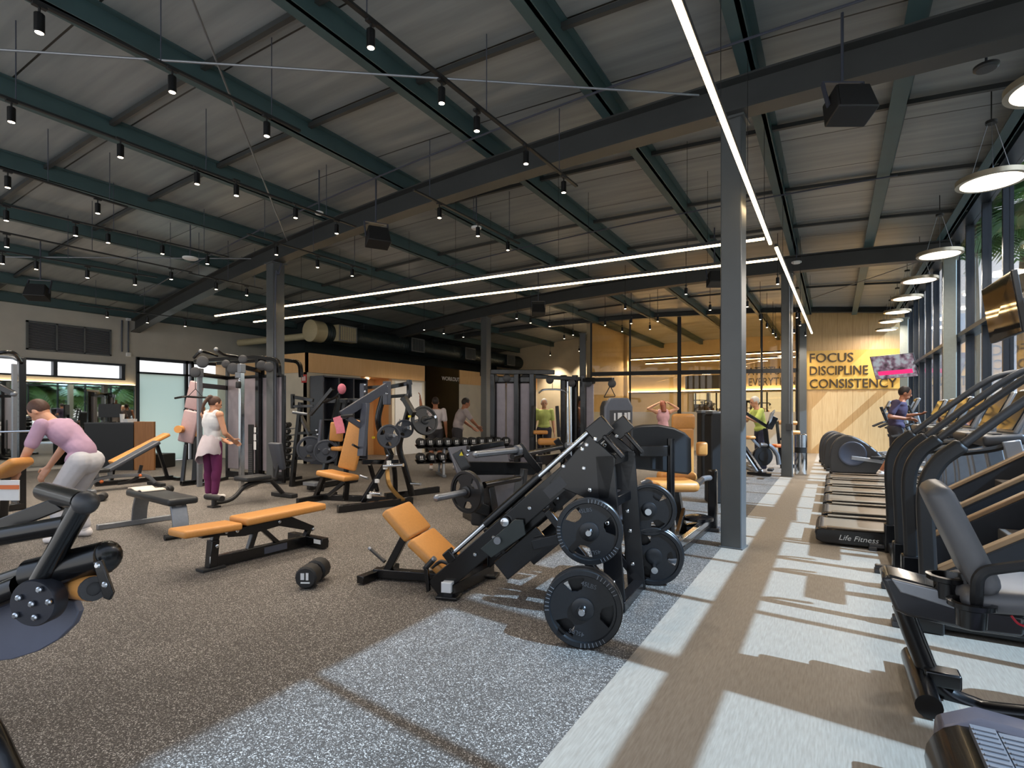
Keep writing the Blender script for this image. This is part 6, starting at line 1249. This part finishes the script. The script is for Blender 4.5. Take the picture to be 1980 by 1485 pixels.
# ------------------------------------------------------------------ outside the windows: paving, pale building, palms
single('paving', MB().span((XR + .2, -12, -.2), (40, 60, -.06)), mat('pale_paving', (176, 172, 164), .9, noise=.08, nscale=.8), 'pale paving outside the window wall', 'paving')
single('building', MB().loft([[(2.6, 31, -.06), (26, 39.5, -.06), (26, 45, -.06), (2.6, 45, -.06)], [(2.6, 31, 5.9), (26, 39.5, 5.9), (26, 45, 5.9), (2.6, 45, 5.9)]]), mat('pale_lilac_plaster', (232, 232, 240), .9, noise=.03, nscale=.5), 'pale lilac building across the yard outside the windows', 'building')
LEAF = mat('palm_leaf', (92, 128, 62), .5, noise=.25, nscale=3); TRUNK = mat('palm_trunk', (118, 98, 76), .9, noise=.2, nscale=8)
def frond(m, o, az, L, droop, up):
    d = Vector((math.cos(az), math.sin(az), 0)); s_ = Vector((-d.y, d.x, 0)); N = 12; pts = []
    for i in range(N + 1):
        u = i / N; pts.append(o + d * (L * u * (1 - .15 * u)) + Vector((0, 0, L * (up * u - droop * u * u))))
    m.tube(pts, .014, 4, .004)
    for i in range(1, N):
        w_ = .5 * L * math.sin(PI * min(1, i / N * .9 + .12)); tg = (pts[i + 1] - pts[i - 1]).normalized()
        for k in (-1, 1):
            for e in (0, .5):
                b0 = pts[i].lerp(pts[i + 1], e); tip = b0 + s_ * (k * w_) + tg * w_ * .6 - Vector((0, 0, w_ * .25)); wd = tg * .022 * L
                m.add([b0 - wd, b0 + wd, b0.lerp(tip, .6) + wd * .8, tip, b0.lerp(tip, .6) - wd * .8], [(0, 1, 2, 3, 4)])
def palm(label, loc, H_, L, n, seed):
    rnd = random.Random(seed); t = thing('palm_tree', label, 'palm', loc, 0, 'palms outside the windows')
    build('trunk', MB().tube(curve([(0, 0, 0), (.08, 0, H_ * .5), (.0, .05, H_)]), .13, 10, .09), TRUNK, t, local=True)
    m = MB()
    for i in range(n): frond(m, Vector((0, 0.05, H_)), 2 * PI * i / n + rnd.uniform(-.2, .2), L * rnd.uniform(.8, 1.1), rnd.uniform(.5, 1.1), rnd.uniform(.2, 1.0))
    build('crown', m, LEAF, t, local=True); return t
k = 0
pa_ = palm('low palm outside the windows, reflected in the left wall mirror', (7.2, 3.2, -.06), 2.7, 2.4, 22, 1)
pb_ = palm('tall palm outside the far window bays', (6.4, 24.6, -.06), 8.6, 2.6, 18, 2)
for i, (x, y, l) in enumerate(((7.6, .6, 'low palm outside near the camera end of the windows'), (7.0, 6.0, 'low palm outside opposite the stair climbers'), (7.8, 9.0, 'low palm outside opposite the second treadmill'), (7.3, 12.0, 'low palm outside opposite the farthest treadmill'), (8.8, 4.6, 'low palm outside, set back behind the reflected one'), (8.9, 10.4, 'low palm outside, set back opposite the middle treadmills'), (7.4, 14.2, 'low palm outside opposite the nearest elliptical'), (7.9, 15.9, 'low palm outside opposite the second elliptical'), (7.2, 17.6, 'low palm outside opposite the farthest elliptical'), (8.6, 19.0, 'low palm outside opposite the far end of the windows'), (9.4, 13.0, 'low palm outside, set back opposite the farthest treadmill'), (9.6, 16.8, 'low palm outside, set back opposite the ellipticals'))): copy_thing(pa_, (x, y, -.06), i * 1.3, l)
for i, (x, y, l) in enumerate(((4.6, 26.8, 'tall palm outside nearest the far corner of the windows'), (8.6, 27.2, 'tall palm outside beside the pale building'), (11.0, 25.4, 'tall palm farthest out in the yard'), (6.4, 28.6, 'tall palm before the pale building, left'), (10.6, 30.0, 'tall palm before the pale building, right'))): copy_thing(pb_, (x, y, -.06), i * 1.1, l)
for i, (x, y) in enumerate(((5.9, -.4), (5.6, 2.2))):
    o = palm('very tall palm outside, shading the top of the %s' % ('bays nearest the camera', 'bays beside the recumbent bike')[i], (x, y, -.06), (10.3, 10.7)[i], 1.75, 18, 20 + i)
